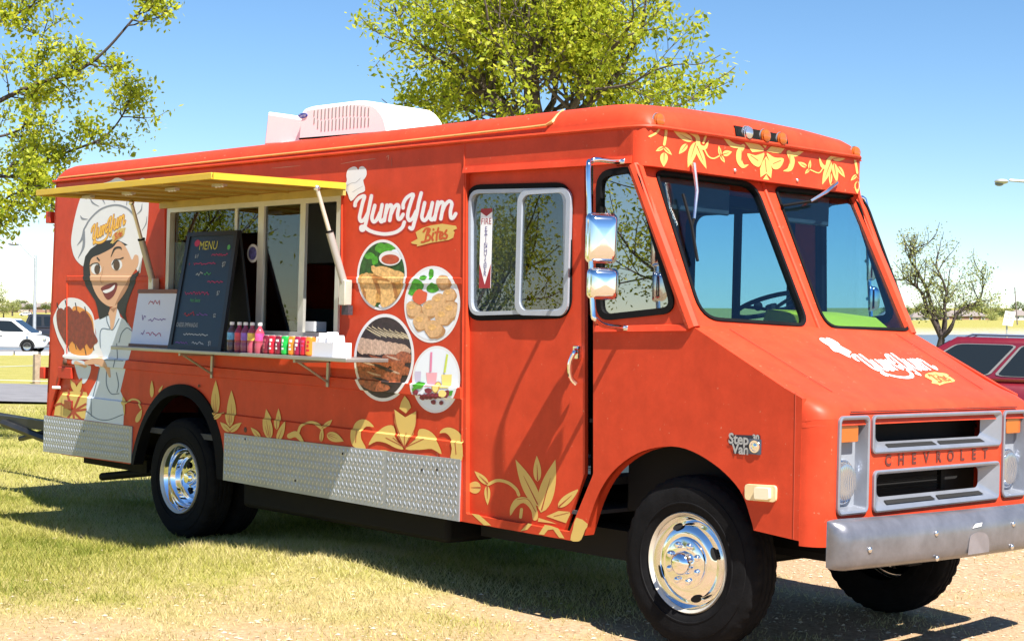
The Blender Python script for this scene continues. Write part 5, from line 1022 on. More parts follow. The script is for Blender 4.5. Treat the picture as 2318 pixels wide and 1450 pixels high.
# ------------------------------------------------------------------ trailer hitched behind
tr = thing("utility_trailer", (-5.2, 1.0, 0), "black A-frame trailer tongue hitched to the back of the truck", "trailer")
mat("trailer_black", (.014, .014, .015), .5, var=.4)
TZ = .60
G().tube([(-2.15, 1.0, .52), (-7.6, 1.0, TZ)], .045, 8).build("tongue_beam", "trailer_black", tr)
a, b = SD(0, 955, .35), SD(100, 966, .35)
G().box((-7.6, .30, .60), (-2.12, .38, .68)).build("side_rail", "trailer_black", tr)
G().box((-2.17, .22, .44), (-2.05, .44, .74)).build("hitch_plate", "trailer_black", tr, bevel=.01)
G().tube([(-2.10, .33, .46), (-3.4, .28, .62)], .035, 6).build("brace_bar", "trailer_black", tr); G().tube([(-2.6, .33, .60), (-3.3, .40, .48)], .025, 6).build("brace_bar", "trailer_black", tr)
G().tube([(-2.08, .2, .67), (-2.07, .19, .55), (-2.10, .2, .47)], .012, 6).build("chain_hook", "steel_tan", tr)
G().box((-10.6, .15, .55), (-7.6, 1.85, .64)).build("deck", "trailer_black", tr)
for y in (.1, 1.9): G().lathe([(-.09, .12), (-.1, .30), (.1, .30), (.09, .12)], (-9.3, y, .30), 'y', 28).build("wheel", "tyre_rubber", tr, smooth=True)
G().box((-2.16, .5, .45), (-2.04, 1.5, .58)).build("rear_bumper", "black_metal", truck)

# ================================================================== setting
def noise2(x, y, seed=0):
    """smooth value noise in numpy"""
    def h(i, j):
        n = (i*374761393+j*668265263+seed*974634777) & 0xffffffff; n = ((n ^ (n >> 13))*1274126177) & 0xffffffff; return ((n ^ (n >> 16)) & 0xffff)/65535.
    xi, yi = np.floor(x).astype(np.int64), np.floor(y).astype(np.int64); fx, fy = x-xi, y-yi; fx = fx*fx*(3-2*fx); fy = fy*fy*(3-2*fy)
    return (h(xi, yi)*(1-fx)+h(xi+1, yi)*fx)*(1-fy)+(h(xi, yi+1)*(1-fx)+h(xi+1, yi+1)*fx)*fy
def fbm(x, y, o=4, seed=0):
    s = 0; a = .5; t = 0
    for k in range(o): s = s+a*noise2(x*2**k, y*2**k, seed+k); t += a; a *= .55
    return s/t
sstep = lambda a, b, x: np.clip((x-a)/(b-a), 0, 1)**2*(3-2*np.clip((x-a)/(b-a), 0, 1))
HF = np.array([FW[0], FW[1], 0]); HF /= np.linalg.norm(HF); HR = np.array([HF[1], -HF[0], 0])
def ts_xy(t, s): return CAM[0]+HF[0]*t+HR[0]*s, CAM[1]+HF[1]*t+HR[1]*s
def xy_ts(x, y): dx, dy = x-CAM[0], y-CAM[1]; return dx*HF[0]+dy*HF[1], dx*HR[0]+dy*HR[1]
def near_h(x, y):
    b = .05*(fbm(x*.5+3, y*.5, 3, 5)-.5)+.025*(fbm(x*2.3, y*2.3, 2, 9)-.5)
    mound = .11*np.exp(-((x-1.75)/1.0)**2-((y-.15)/.8)**2)-.03*np.exp(-((x-4.9)/.8)**2-((y+.2)/.6)**2)
    flat = np.minimum(1, np.minimum(((x-0)/.5)**2+((y-.2)/.6)**2, ((x-4.79)/.6)**2+((y-.14)/.5)**2)); flat2 = np.minimum(1, ((x-4.79)/.6)**2+((y-1.86)/.5)**2)
    return (b+mound)*flat*flat2-.004
def far_h(t):  # height below/above the eye for the land far off (eye level frame)
    return np.interp(t, [0, 60, 90, 125, 150, 470, 482, 503, 520, 600, 700, 1500], [-1.5, -1.62, -1.72, -2.6, -5.6, -5.6, -4.5, -2.9, -2.2, .2, 1.5, 12])
def ground_pos(t, s):
    x, y = ts_xy(t, s); P = np.stack([x, y, near_h(x, y)*sstep(40, 22, t)], -1)
    Q = CAM+np.outer(t, FW)+np.outer(s, RT)+np.outer(far_h(t)+.4*(fbm(t*.02, s*.02, 3, 2)-.5)*sstep(500, 640, t)*4, UP)
    k = sstep(38, 75, t)[:, None]; return P*(1-k)+Q*k
def dirtness(x, y):
    t, s = xy_ts(x, y)
    lim = 8.75+.55*np.sin(s*.9+1)+1.3*(fbm(x*.7, y*.7, 3, 21)-.5)*2
    d = sstep(1.3, -1.3, t-lim)
    right = sstep(.2, 1.6, s+1.6*(fbm(x*.8+9, y*.8, 3, 31)-.5)*1.5-.02*(t-9)*2)*sstep(20, 11, t)
    d = np.maximum(d*.86, right)
    return np.clip(d+.9*(fbm(x*2.6, y*2.6, 4, 41)-.52)*(d > .02), 0, 1)
ta = np.concatenate([[-60, -30, -12, -4, 0, 3, 5], np.arange(6.2, 22, .09), np.geomspace(22, 60, 36), np.geomspace(63, 1500, 46)])
sa = np.concatenate([-np.geomspace(900, 9, 26), np.arange(-8.4, 8.41, .11), np.geomspace(9, 900, 26)])
TT, SS = np.meshgrid(ta, sa, indexing='ij'); P = ground_pos(TT.ravel(), SS.ravel()); nA, nB = len(ta), len(sa)
idx = np.arange(nA*nB).reshape(nA, nB); F = np.stack([idx[:-1, :-1], idx[:-1, 1:], idx[1:, 1:], idx[1:, :-1]], -1).reshape(-1, 4)
def fast_mesh(name, V, F, m, parent=None, smooth=True, attrs=None, mats=None, midx=None, origin=None):
    V = np.asarray(V, np.float32); F = np.asarray(F, np.int32); n = F.shape[1]
    origin = np.array([0, 0, 0.]) if origin is None else np.asarray(origin, float)
    me = bpy.data.meshes.new(name); me.vertices.add(len(V)); me.vertices.foreach_set("co", (V-origin).astype(np.float32).ravel())
    me.loops.add(F.size); me.loops.foreach_set("vertex_index", F.ravel()); me.polygons.add(len(F))
    me.polygons.foreach_set("loop_start", np.arange(0, F.size, n, dtype=np.int32)); me.polygons.foreach_set("use_smooth", np.full(len(F), smooth))
    for m_ in (mats or [m]): me.materials.append(MATS[m_] if isinstance(m_, str) else m_)
    if midx is not None: me.polygons.foreach_set("material_index", np.asarray(midx, np.int32))
    me.update(calc_edges=True)
    for k, v in (attrs or {}).items():
        a = me.attributes.new(k, 'FLOAT', 'POINT'); a.data.foreach_set("value", np.asarray(v, np.float32))
    return link(name, me, origin, parent)
dirt = dirtness(P[:, 0], P[:, 1]); dirt[TT.ravel() > 30] = 0
tt = TT.ravel(); rock = sstep(462, 474, tt)*sstep(516, 502, tt)
# ground material: grass soil, dry thatch and bare sandy dirt
m = bpy.data.materials.new("ground"); m.use_nodes = True; MATS["ground"] = m; n = m.node_tree; p = n.nodes["Principled BSDF"]; p.inputs["Roughness"].default_value = .95; p.inputs["Specular IOR Level"].default_value = .1
geo = n.nodes.new("ShaderNodeNewGeometry"); L_ = n.links.new
def nz(sc, det=6, rough=.6):
    q = n.nodes.new("ShaderNodeTexNoise"); q.inputs["Scale"].default_value = sc; q.inputs["Detail"].default_value = det; q.inputs["Roughness"].default_value = rough; L_(geo.outputs["Position"], q.inputs[0]); return q
def ramp(src, st):
    r = n.nodes.new("ShaderNodeValToRGB"); e = r.color_ramp.elements
    while len(e) < len(st): e.new(.5)
    for i, (ps, c) in enumerate(st): e[i].position = ps; e[i].color = (*c, 1)
    L_(src, r.inputs[0]); return r
def mix(f, a, b):
    q = n.nodes.new("ShaderNodeMix"); q.data_type = 'RGBA'; L_(f, q.inputs[0]); L_(a, q.inputs[6]); L_(b, q.inputs[7]); return q.outputs[2]
gr = ramp(nz(1.2, 8, .7).outputs[0], [(.3, (.18, .175, .035)), (.5, (.29, .265, .07)), (.7, (.38, .33, .135))])
gr2 = ramp(nz(38, 5, .75).outputs[0], [(.35, (.12, .11, .03)), (.55, (.31, .285, .085)), (.75, (.50, .43, .21))])
gmix = n.nodes.new("ShaderNodeMix"); gmix.data_type = 'RGBA'; gmix.inputs[0].default_value = .55; L_(gr.outputs[0], gmix.inputs[6]); L_(gr2.outputs[0], gmix.inputs[7])
di = ramp(nz(30, 6, .7).outputs[0], [(.3, (.22, .135, .078)), (.5, (.37, .25, .155)), (.72, (.47, .345, .23))])
at = n.nodes.new("ShaderNodeAttribute"); at.attribute_name = "dirt"; at2 = n.nodes.new("ShaderNodeAttribute"); at2.attribute_name = "rock"
c1 = mix(at.outputs["Fac"], gmix.outputs[2], di.outputs[0])
rk = ramp(nz(.6, 6, .8).outputs[0], [(.35, (.20, .17, .13)), (.65, (.52, .47, .39))]); c2 = mix(at2.outputs["Fac"], c1, rk.outputs[0]); L_(c2, p.inputs["Base Color"])
bu = n.nodes.new("ShaderNodeBump"); bu.inputs[0].default_value = .6; bu.inputs[1].default_value = .02; L_(nz(45, 6, .7).outputs[0], bu.inputs["Height"]); L_(bu.outputs[0], p.inputs["Normal"])
gob = fast_mesh("ground", P, F, "ground", attrs={"dirt": dirt, "rock": rock}); tag(gob, kind="structure")
# ------------------------------------------------------------------ grass blades
def blades(N, t0, t1, sspan, hmin, hmax, wid, seed, keep):
    r = np.random.default_rng(seed); t = t0+(t1-t0)*r.random(N)**.8; s = (r.random(N)*2-1)*(t*sspan); far_ = np.abs(s) > t*.36; keep_ = ~far_ | (r.random(N) < .6); t, s = t[keep_], s[keep_]; N = len(t)
    x, y = ts_xy(t, s); d = dirtness(x, y); ok = r.random(N) > d*keep; x, y, d = x[ok], y[ok], d[ok]; n_ = len(x); z = near_h(x, y)
    h = hmin+(hmax-hmin)*r.random(n_)**1.5; h *= 1-.45*d; h *= .7+.6*fbm(x*1.7, y*1.7, 2, 77); a = r.random(n_)*2*np.pi; b = r.random(n_)*2*np.pi; lean = h*(.3+.9*r.random(n_))
    c, s_ = np.cos(a)*wid/2, np.sin(a)*wid/2
    B = np.stack([x, y, z-.004], -1); tip = B+np.stack([np.cos(b)*lean, np.sin(b)*lean, h], -1); e = np.stack([c, s_, np.zeros(n_)], -1)
    V = np.concatenate([B-e, B+e, tip], 1).reshape(-1, 3); F = np.arange(3*n_).reshape(-1, 3)
    dry = np.clip(.45+.8*(fbm(x*1.1, y*1.1, 3, 55)-.45)*2+.5*d+.75*(r.random(n_)-.5), 0, 1)
    return V, F, np.repeat(dry, 3)
m = bpy.data.materials.new("grass_blade"); m.use_nodes = True; MATS["grass_blade"] = m; n = m.node_tree; p = n.nodes["Principled BSDF"]; p.inputs["Roughness"].default_value = .6; p.inputs["Specular IOR Level"].default_value = .25
at = n.nodes.new("ShaderNodeAttribute"); at.attribute_name = "dry"; r = n.nodes.new("ShaderNodeValToRGB"); e = r.color_ramp.elements; e.new(.5)
for i, (ps, c) in enumerate([(0, (.17, .20, .025)), (.4, (.38, .36, .075)), (1, (.58, .49, .25))]): e[i].position = ps; e[i].color = (*c, 1)
n.links.new(at.outputs["Fac"], r.inputs[0]); n.links.new(r.outputs[0], p.inputs["Base Color"]); tl = n.nodes.new("ShaderNodeBsdfTranslucent"); n.links.new(r.outputs[0], tl.inputs[0]); ms = n.nodes.new("ShaderNodeMixShader"); ms.inputs[0].default_value = .35
n.links.new(p.outputs[0], ms.inputs[1]); n.links.new(tl.outputs[0], ms.inputs[2]); n.links.new(ms.outputs[0], n.nodes["Material Output"].inputs[0])
Va, Fa, da = blades(430000, 5.2, 13.5, .56, .015, .060, .0058, 1, .95); Vb, Fb, db = blades(190000, 13, 27, .52, .025, .07, .009, 2, .9)
go = fast_mesh("grass", np.concatenate([Va, Vb]), np.concatenate([Fa, Fb+len(Va)]), "grass_blade", smooth=False, attrs={"dry": np.concatenate([da, db])}); tag(go, "short sunlit yellow green grass around the truck", "grass", kind="stuff")
# pebbles / chips / dead leaves on the dirt
r = np.random.default_rng(5); N = 9000; t = 7.4+8*r.random(N); s = (r.random(N)*2-1)*t*.36; x, y = ts_xy(t, s); d = dirtness(x, y); k = r.random(N) < .03+.97*d; x, y = x[k], y[k]; N = len(x); z = near_h(x, y); q = .003+.008*r.random(N)**3; V = []; 
ang = r.random(N)*6.28; V = np.stack([np.stack([x+np.cos(ang+j)*q*1.6*(1 if j < 3 else .7), y+np.sin(ang+j*1.5)*q*1.6, z+.002+q*.6*r.random(N)], -1) for j in range(4)]+[np.stack([x, y, z+.003+q], -1)], 1)
b = np.arange(N)[:, None]*5; F = np.concatenate([b+np.array([[0, 1, 4]]), b+np.array([[1, 2, 4]]), b+np.array([[2, 3, 4]]), b+np.array([[3, 0, 4]])])
mat("chips", (.46, .37, .26), .9, var=.5, vs=9); tag(fast_mesh("ground_litter", V.reshape(-1, 3), F, "chips", smooth=False), "pale pebbles and dry leaf chips scattered on the dirt", "litter", kind="stuff")
# ------------------------------------------------------------------ road, lake
def sheet(name, t0, t1, s0, s1, dz, m, kind="structure", nT=6, nS=60):
    tS, sS = np.linspace(t0, t1, nT), np.linspace(s0, s1, nS); A, B = np.meshgrid(tS, sS, indexing='ij'); P = ground_pos(A.ravel(), B.ravel()); P[:, 2] += dz
    i = np.arange(nT*nS).reshape(nT, nS); F = np.stack([i[:-1, :-1], i[:-1, 1:], i[1:, 1:], i[1:, :-1]], -1).reshape(-1, 4); return tag(fast_mesh(name, P, F, m), kind=kind)
mat("asphalt", (.16, .155, .165), .9, var=.2, vs=2, bump=.3, bs=40, coords='Object')
sheet("road", 27.6, 34.5, -120, 120, .05, "asphalt", nT=10); mat("kerb_concrete", (.50, .47, .42), .8, var=.1)
sheet("kerb", 34.5, 34.75, -120, 120, .12, "kerb_concrete", nT=2); sheet("parking_lot", 77, 104, -150, 150, .06, "asphalt", nT=8)
m = mat("lake_water", (.10, .12, .14), .30, spec=.6, bump=.25, bs=.6, coords='Object')
c = [CAM+FW*t+RT*s+UP*(-4.4) for t, s in ((118, -500), (118, 500), (486, 900), (486, -900))]; tag(mesh("lake", c, [(0, 1, 2, 3)], "lake_water", origin=(0, 0, 0)), kind="structure")
# ------------------------------------------------------------------ trees
m = bpy.data.materials.new("leaf"); 
def leafmat(name, a, b, c, tr=.45):
    m = bpy.data.materials.new(name); m.use_nodes = True; MATS[name] = m; n = m.node_tree; p = n.nodes["Principled BSDF"]; p.inputs["Roughness"].default_value = .5; p.inputs["Specular IOR Level"].default_value = .3
    at = n.nodes.new("ShaderNodeAttribute"); at.attribute_name = "hue"; r = n.nodes.new("ShaderNodeValToRGB"); e = r.color_ramp.elements; e.new(.5)
    for i, (ps, cc) in enumerate([(0, a), (.5, b), (1, c)]): e[i].position = ps; e[i].color = (*cc, 1)
    n.links.new(at.outputs["Fac"], r.inputs[0]); n.links.new(r.outputs[0], p.inputs["Base Color"]); tl = n.nodes.new("ShaderNodeBsdfTranslucent"); n.links.new(r.outputs[0], tl.inputs[0]); ms = n.nodes.new("ShaderNodeMixShader"); ms.inputs[0].default_value = tr
    n.links.new(p.outputs[0], ms.inputs[1]); n.links.new(tl.outputs[0], ms.inputs[2]); n.links.new(ms.outputs[0], n.nodes["Material Output"].inputs[0]); return m
leafmat("leaf_spring", (.17, .24, .014), (.40, .45, .028), (.62, .58, .06), .55); leafmat("leaf_pale", (.16, .20, .06), (.30, .33, .10), (.45, .42, .18)); leafmat("leaf_far", (.05, .08, .02), (.11, .14, .035), (.20, .20, .08), .2)
mat("bark", (.085, .065, .055), .9, var=.45, vs=14, bump=.5, bs=30); mat("bark_dark", (.045, .032, .03), .9, var=.4, vs=20)
def leafcloud(C, n_per, spread, size, seed, clump=None):
    """C: list of twig tips (k,3) ; returns V,F,hue"""
    r = np.random.default_rng(seed); C = np.asarray(C); k = len(C); base = np.repeat(C, n_per, 0); N = len(base)
    P = base+r.normal(size=(N, 3))*spread*np.array([1, 1, .75]); hue = np.clip(np.repeat(r.random(k), n_per)*.5+r.random(N)*.6-.05, 0, 1)
    a = r.normal(size=(N, 3)); a /= np.linalg.norm(a, axis=1)[:, None]; b = np.cross(a, r.normal(size=(N, 3))); b /= np.linalg.norm(b, axis=1)[:, None]; sz = size*(.55+.8*r.random(N))[:, None]
    V = np.stack([P-a*sz, P+b*sz*.5, P+a*sz, P-b*sz*.5], 1).reshape(-1, 3); return V, np.arange(4*N).reshape(-1, 4), np.repeat(hue, 4)
def grow(base, d, length, rad, depth, r, tubes, tips, kids=(3, 4), spread=.75, up=.12, minr=.006, droop=0):
    pts = [np.array(base, float)]; d = np.array(d, float); d /= np.linalg.norm(d); nseg = 4
    for i in range(nseg):
        d = d+r.normal(size=3)*.13+np.array([0, 0, up-droop*(depth == 0)]); d /= np.linalg.norm(d); pts.append(pts[-1]+d*length/nseg)
    radii = np.linspace(rad, rad*.55, nseg+1); tubes.append((pts, radii))
    if depth <= 1: tips.extend(pts[2:])
    if depth == 0: return
    for k in range(r.integers(*kids)+1):
        f = .35+.65*r.random(); i = min(int(f*nseg), nseg-1); p = pts[i]+(pts[i+1]-pts[i])*(f*nseg-i); q = r.normal(size=3); q -= d*np.dot(q, d); q /= np.linalg.norm(q)
        grow(p, d*(1-spread*.5)+q*spread, length*(.55+.25*r.random()), max(minr, rad*.5*(1-.3*f)), depth-1, r, tubes, tips, kids, spread, up, minr, droop)
    grow(pts[-1], d, length*.7, max(minr, rad*.55), depth-1, r, tubes, tips, kids, spread, up, minr, droop)
def bark_obj(tubes, name, m_, root):
    g = G()
    for pts, rr in tubes: g.tube(pts, rr, 6 if rr[0] < .05 else 9, caps=False)
    V = np.array(g.V); return fast_mesh(name, V, np.array(g.F), m_, root, True, origin=np.array(WO[root.name]))
# centre tree behind the truck
def crown_tree(name, base, label, h0, H, R, nlimb, seed, leafm, size, nper, spread, grp=None, depth=3, keep=1.0, lean=(0, 0)):
    r = np.random.default_rng(seed); base = np.array(base, float); root = thing(name, base, label, "tree", grp); tubes = []; tips = []
    top = base+np.array([lean[0], lean[1], h0]); tr_ = [base+(top-base)*f+r.normal(size=3)*.05*np.array([1, 1, 0])*f for f in np.linspace(0, 1, 6)]; tubes.append((tr_, np.linspace(R*.055, R*.042, 6)))
    for k in range(nlimb):
        a = 2*math.pi*(k+.4*r.random())/nlimb; el = .35+.9*r.random(); d = np.array([math.cos(a)*math.cos(el), math.sin(a)*math.cos(el), math.sin(el)])
        grow(tr_[-1]-np.array([0, 0, .5*r.random()]), d, (H-h0)*.42*(.8+.4*r.random()), R*.026, depth, r, tubes, tips, (2, 4), .8, .08)
    bark_obj(tubes, "trunk", "bark", root); tips = np.array(tips)
    if keep < 1: tips = tips[(noise2(tips[:, 0]*1.1+tips[:, 1]*.7, tips[:, 2]*1.3+tips[:, 1]*.5, 3) > 1-keep) | (r.random(len(tips)) < .12)]
    V, F, hue = leafcloud(tips, nper, spread, size, seed+1); fast_mesh("crown", V, F, leafm, root, False, {"hue": hue}, origin=np.array(WO[root.name])); return root, tips
tb = AT(1190, 900, 30); tb[2] = 0
ctree, tips_c = crown_tree("leafy_tree", tb, "large spring green leafy tree rising behind the truck roof", 5.5, 9.5, 3.6, 12, 12, "leaf_spring", .060, 11, .14, keep=.62)
# left tree: limbs reaching into the frame from outside
def limb_tree(name, base, fork, limbs, label, seed, leafm, size, nper, spread, grp=None, r0=.16, sub=5, sublen=.9, tw=.35):
    r = np.random.default_rng(seed); root = thing(name, base, label, "tree", grp); tubes = [([np.array(base), (np.array(base)*.5+np.array(fork)*.5)+r.normal(size=3)*.1, np.array(fork)], [r0*1.25, r0*1.05, r0*.9])]; tips = []
    for L0, rad in limbs:
        pts = [np.array(p) for p in catmull([tuple(fork)]+[tuple(p) for p in L0], 5)]; tubes.append((pts, np.linspace(rad, rad*.25, len(pts))))
        for k in range(int(sub*len(L0))):
            i = r.integers(int(len(pts)*.25), len(pts)-1); d = pts[i+1]-pts[i]; d /= np.linalg.norm(d); q = r.normal(size=3); q -= d*np.dot(q, d); q /= np.linalg.norm(q)
            grow(pts[i], d*.7+q*.8, sublen*(.5+.8*r.random()), max(.008, rad*.3), 1, r, tubes, tips, (2, 4), .7, .10, .005)
        tips.append(pts[-1])
    bark_obj(tubes, "trunk", "bark_dark", root); tips = np.array(tips); V, F, hue = leafcloud(tips, nper, spread, size, seed+1); fast_mesh("crown", V, F, leafm, root, False, {"hue": hue}, origin=np.array(WO[root.name])); return root
TD = 19.0
lb = AT(-420, 900, TD); lb[2] = 0; fork = AT(-330, 420, TD)
A = lambda u, v, dt=0: AT(u, v, TD+dt)
limb_tree("leafy_tree", lb, fork, [([A(-120, 300), A(0, 228), A(90, 188), A(175, 160), A(235, 118), A(300, 45), A(335, 5)], 0.0375), ([A(-100, 380, .5), A(20, 400, .6), A(110, 358, .6), A(165, 340, .7), A(235, 310, .8), A(275, 265, .9), A(310, 195, .9)], 0.0300), ([A(-140, 150, -.8), A(-20, 60, -1), A(60, 20, -1.2), A(150, -30, -1)], 0.0300), ([A(-60, 470, -.6), A(30, 440, -.7), A(90, 420, -.8), A(120, 440, -.8)], 0.0200), ([A(-100, 330, 1), A(30, 300, 1.3), A(80, 250, 1.5), A(85, 130, 1.5), A(110, 40, 1.4)], 0.0250), ([A(-120, 450, 1.5), A(20, 380, 1.6), A(80, 330, 1.8), A(130, 270, 1.8)], 0.0250), ([A(-60, 520, 1), A(20, 470, 1), A(90, 455, 1), A(125, 462, 1)], 0.0175), ([A(-250, 50), A(-150, -180), A(-60, -300)], 0.0400), ([A(-500, 200, 1), A(-700, 50, 1), A(-850, 0, 1)], 0.0400), ([A(-420, 100, -1), A(-450, -200, -1), A(-420, -400, -1)], 0.0450)],
          "spring green tree with sparse leafy limbs reaching in beside the back of the truck", 4, "leaf_spring", .037, 6, .09, sub=3.0, sublen=.29)
# small gnarled waterside tree on the right
TDs = 62.0; B = lambda u, v, dt=0: AT(u, v, TDs+dt)
gb = B(2128, 800); gf = B(2132, 766)
limb_tree("gnarled_tree", gb, gf, [([B(2120, 740), B(2100, 700), B(2090, 668), B(2070, 645), B(2045, 628)], .12), ([B(2108, 690, .5), B(2096, 650, .5), B(2075, 612, .5), B(2060, 585, .5), B(2072, 548, .5)], .10), ([B(2140, 735), B(2138, 690), B(2142, 660), B(2128, 620), B(2110, 590)], .09), ([B(2140, 690, .3), B(2145, 655, .3), B(2150, 610, .3)], .06), ([B(2152, 745, -.4), B(2165, 710, -.4), B(2185, 695, -.4), B(2215, 680, -.4), B(2225, 650, -.4), B(2222, 610, -.4)], .075), ([B(2180, 697, -.4), B(2210, 690, -.4), B(2240, 692, -.4)], .035)],
          "half bare gnarled tree with several trunks standing by the lakeshore", 9, "leaf_pale", .05, 4, .16, r0=.15, sub=2.6, sublen=.75)
# trees off to the side and behind the viewer that the truck's glass mirrors
for i, (x, y, hh, R, sd) in enumerate(((-16, -26, 8.2, 3.4, 31), (-24, -24, 6.6, 3.0, 32), (-30, -17, 8, 3.6, 33), (-11, -27, 7.0, 3.2, 34))):
    crown_tree("leafy_tree", (x, y, 0), ("small leafy tree mirrored in the middle of the cab side glass", "leafy tree mirrored in the sliding door window", "tall leafy tree mirrored in the serving window panes", "low leafy tree mirrored at the front edge of the cab side glass")[i], 1.6, hh, R, 9, sd, "leaf_spring", .065, 20, .26, depth=2)
# ------------------------------------------------------------------ cars
mat("car_white", (.80, .80, .80), .25, coat=.6); mat("car_black", (.02, .02, .025), .25, coat=.6); mat("car_red", (.13, .004, .012), .3, coat=.6, var=.06); mat("car_glass", (.012, .016, .02), .06, spec=.35); mat("car_blue", (.10, .14, .22), .3, coat=.5); mat("car_silver", (.5, .51, .53), .3, .4)
mat("galv_dark", (.16, .16, .17), .5); mat("trim_black", (.02, .02, .02), .5); mat("hub_silver", (.6, .6, .62), .25, .9)
def make_car(name, loc, yaw, label, cat, paintm, L=5.0, Wc=1.9, H=1.75, hood=.62, waist=.98, frontx=.36, roof0=.13, roof1=-.44, rails=False, detail=True, grp=None):
    """built along +x (nose forward), base on z=0 around the origin, then turned"""
    root = thing(name, loc, label, cat, grp); WO[root.name] = Vector((0, 0, 0)); x0, x1 = -L/2, L/2
    gc = .22
    # lower body: cross sections along x with (z_top, half width)
    xs = [x0, x0+.05, x0+.25, x0+.9, 0, x1-1.15, x1-.55, x1-.15, x1-.02, x1]
    zt = [waist-.22, waist-.06, waist, waist, waist, waist-.01, waist-.10, waist-.22, waist-.34, waist-.45]; hw = [.84, .92, .98, 1, 1, 1, .97, .90, .80, .72]; zb = [.45, .36, .28, gc, gc, gc, .25, .30, .38, .46]
    V = []; F = []; m = 10
    for a, t, h_, b in zip(xs, zt, hw, zb):
        w_ = Wc/2*h_; V += [(a, -w_*.90, b), (a, -w_*.98, b+.10), (a, -w_, (b+t)/2), (a, -w_*.97, t-.10), (a, -w_*.86, t), (a, w_*.86, t), (a, w_*.97, t-.10), (a, w_, (b+t)/2), (a, w_*.98, b+.10), (a, w_*.90, b)]
    for i in range(len(xs)-1):
        for j in range(m): F.append((i*m+j, i*m+(j+1) % m, (i+1)*m+(j+1) % m, (i+1)*m+j))
    F += [tuple(range(m))[::-1], tuple((len(xs)-1)*m+j for j in range(m))]; mesh("body", V, F, paintm, root, smooth=True, auto=45)
    # greenhouse
    xa, xb_, xc, xd = x0+.10, x0+.42, L*roof0, L*frontx; wr, ww = Wc*.40, Wc*.465
    zq = waist-.03
    P8 = [(xa, -ww, zq), (xd, -ww, zq), (xd, ww, zq), (xa, ww, zq), (xb_, -wr, H), (xc, -wr, H), (xc, wr, H), (xb_, wr, H)]
    G().hexa(P8).build("cabin", paintm, root, bevel=.07, seg=3)
    def sidept(fx, fz, sg, out=.006):
        a = xa+(xd-xa)*fx; b = xb_+(xc-xb_)*fx; x = a+(b-a)*fz; y = ww+(wr-ww)*fz; return (x, sg*(y+out), zq+(H-zq)*fz)
    for sg in (-1, 1):
        for f0, f1 in ((.05, .27), (.31, .60), (.64, .93)):
            q = rpoly([(f0, .16), (f1, .16), (f1, .84), (f0, .84)], .05, 3); Vw = [sidept(a, b, sg, .004) for a, b in q]+[sidept(a, b, sg, .012) for a, b in q]; k = len(q)
            mesh("side_window", Vw, [tuple(range(k, 2*k))]+[(i, (i+1) % k, k+(i+1) % k, k+i) for i in range(k)], "car_glass", root)
            q2 = inset(q, -.012); Vw = [sidept(a, b, sg, .003) for a, b in q2]+[sidept(a, b, sg, .010) for a, b in q2]; mesh("window_surround", Vw, [tuple(range(k, 2*k))]+[(i, (i+1) % k, k+(i+1) % k, k+i) for i in range(k)], "galv_dark" if paintm == "car_red" else "trim_black", root)
    for (pa, pb, pc, pd_), nm, dx in (((P8[1], P8[2], P8[6], P8[5]), "windshield", .012), ((P8[3], P8[0], P8[4], P8[7]), "rear_window", -.012)):
        pa, pb, pc, pd_ = map(np.array, (pa, pb, pc, pd_)); bl = lambda a, b: pa*(1-a)*(1-b)+pb*a*(1-b)+pc*a*b+pd_*(1-a)*b; nn = np.cross(pb-pa, pd_-pa); nn /= np.linalg.norm(nn); nn = nn if nn[0]*dx > 0 else -nn
        q = rpoly([(.06, .10), (.94, .10), (.93, .90), (.07, .90)], .05, 3); mesh(nm, [tuple(bl(a, b)+nn*.010) for a, b in q], [tuple(range(len(q)))], "car_glass", root)
    for wx in (x0+.95, x1-.95):
        for sg in (-1, 1):
            wh = empty("wheel", (wx, sg*(Wc/2-.12), .33), root); g = G(); g.lathe([(-.11, .19), (-.12, .30), (-.08, .335), (.08, .335), (.12, .30), (.11, .19)], (wx, sg*(Wc/2-.11), .335), 'y', 28); g.build("tyre", "tyre_rubber", wh, smooth=True)
            g = G(); g.lathe([(sg*.10, .0), (sg*.115, .05), (sg*.10, .12), (sg*.115, .20), (sg*.09, .22)], (wx, sg*(Wc/2-.11), .335), 'y', 20); g.build("rim", "hub_silver", wh, smooth=True)
            ar = [(wx+.40*math.cos(a), sg*(Wc/2+.004), .335+.40*math.sin(a)) for a in np.linspace(0, math.pi, 14)]; g = G(); g.add(ar+[(wx, sg*(Wc/2+.004), .30)], [tuple(range(15))]); g.build("wheel_well", "trim_black", root)
    for sg in (-1, 1):
        G().box((x1-.22, sg*Wc*.40-.12, waist-.34), (x1-.03, sg*Wc*.40+.08, waist-.20)).build("headlight", "clear_lens", root, bevel=.03); G().box((x0-.005, sg*Wc*.41-.08, waist-.30), (x0+.06, sg*Wc*.41+.06, waist-.06)).build("tail_light", "red_lens", root, bevel=.02)
        G().box((xd-.28, sg*(Wc/2+.02)-.02, waist-.02), (xd-.14, sg*(Wc/2+.14)+.02, waist+.12)).build("door_mirror", paintm, root, bevel=.03)
        G().box((.1, sg*(Wc/2+.005)-.008, waist-.16), (.28, sg*(Wc/2+.005)+.008, waist-.12)).build("door_handle", "trim_black", root)
        if rails:
            ro = G().tube([(xb_+.15, sg*wr*.86, H), (xb_+.2, sg*wr*.88, H+.035), (xc-.2, sg*wr*.88, H+.035), (xc-.1, sg*wr*.86, H)], .018, 6).build("roof_rail", "car_blue", root, smooth=True)
    G().box((x1-.03, -.5, .45), (x1+.008, .5, .60)).build("grille", "trim_black", root)
    root.rotation_euler = (0, 0, yaw); return root
fy = math.atan2(RT[1], RT[0])
def fz(u, v, t): return AT(u, v, t)
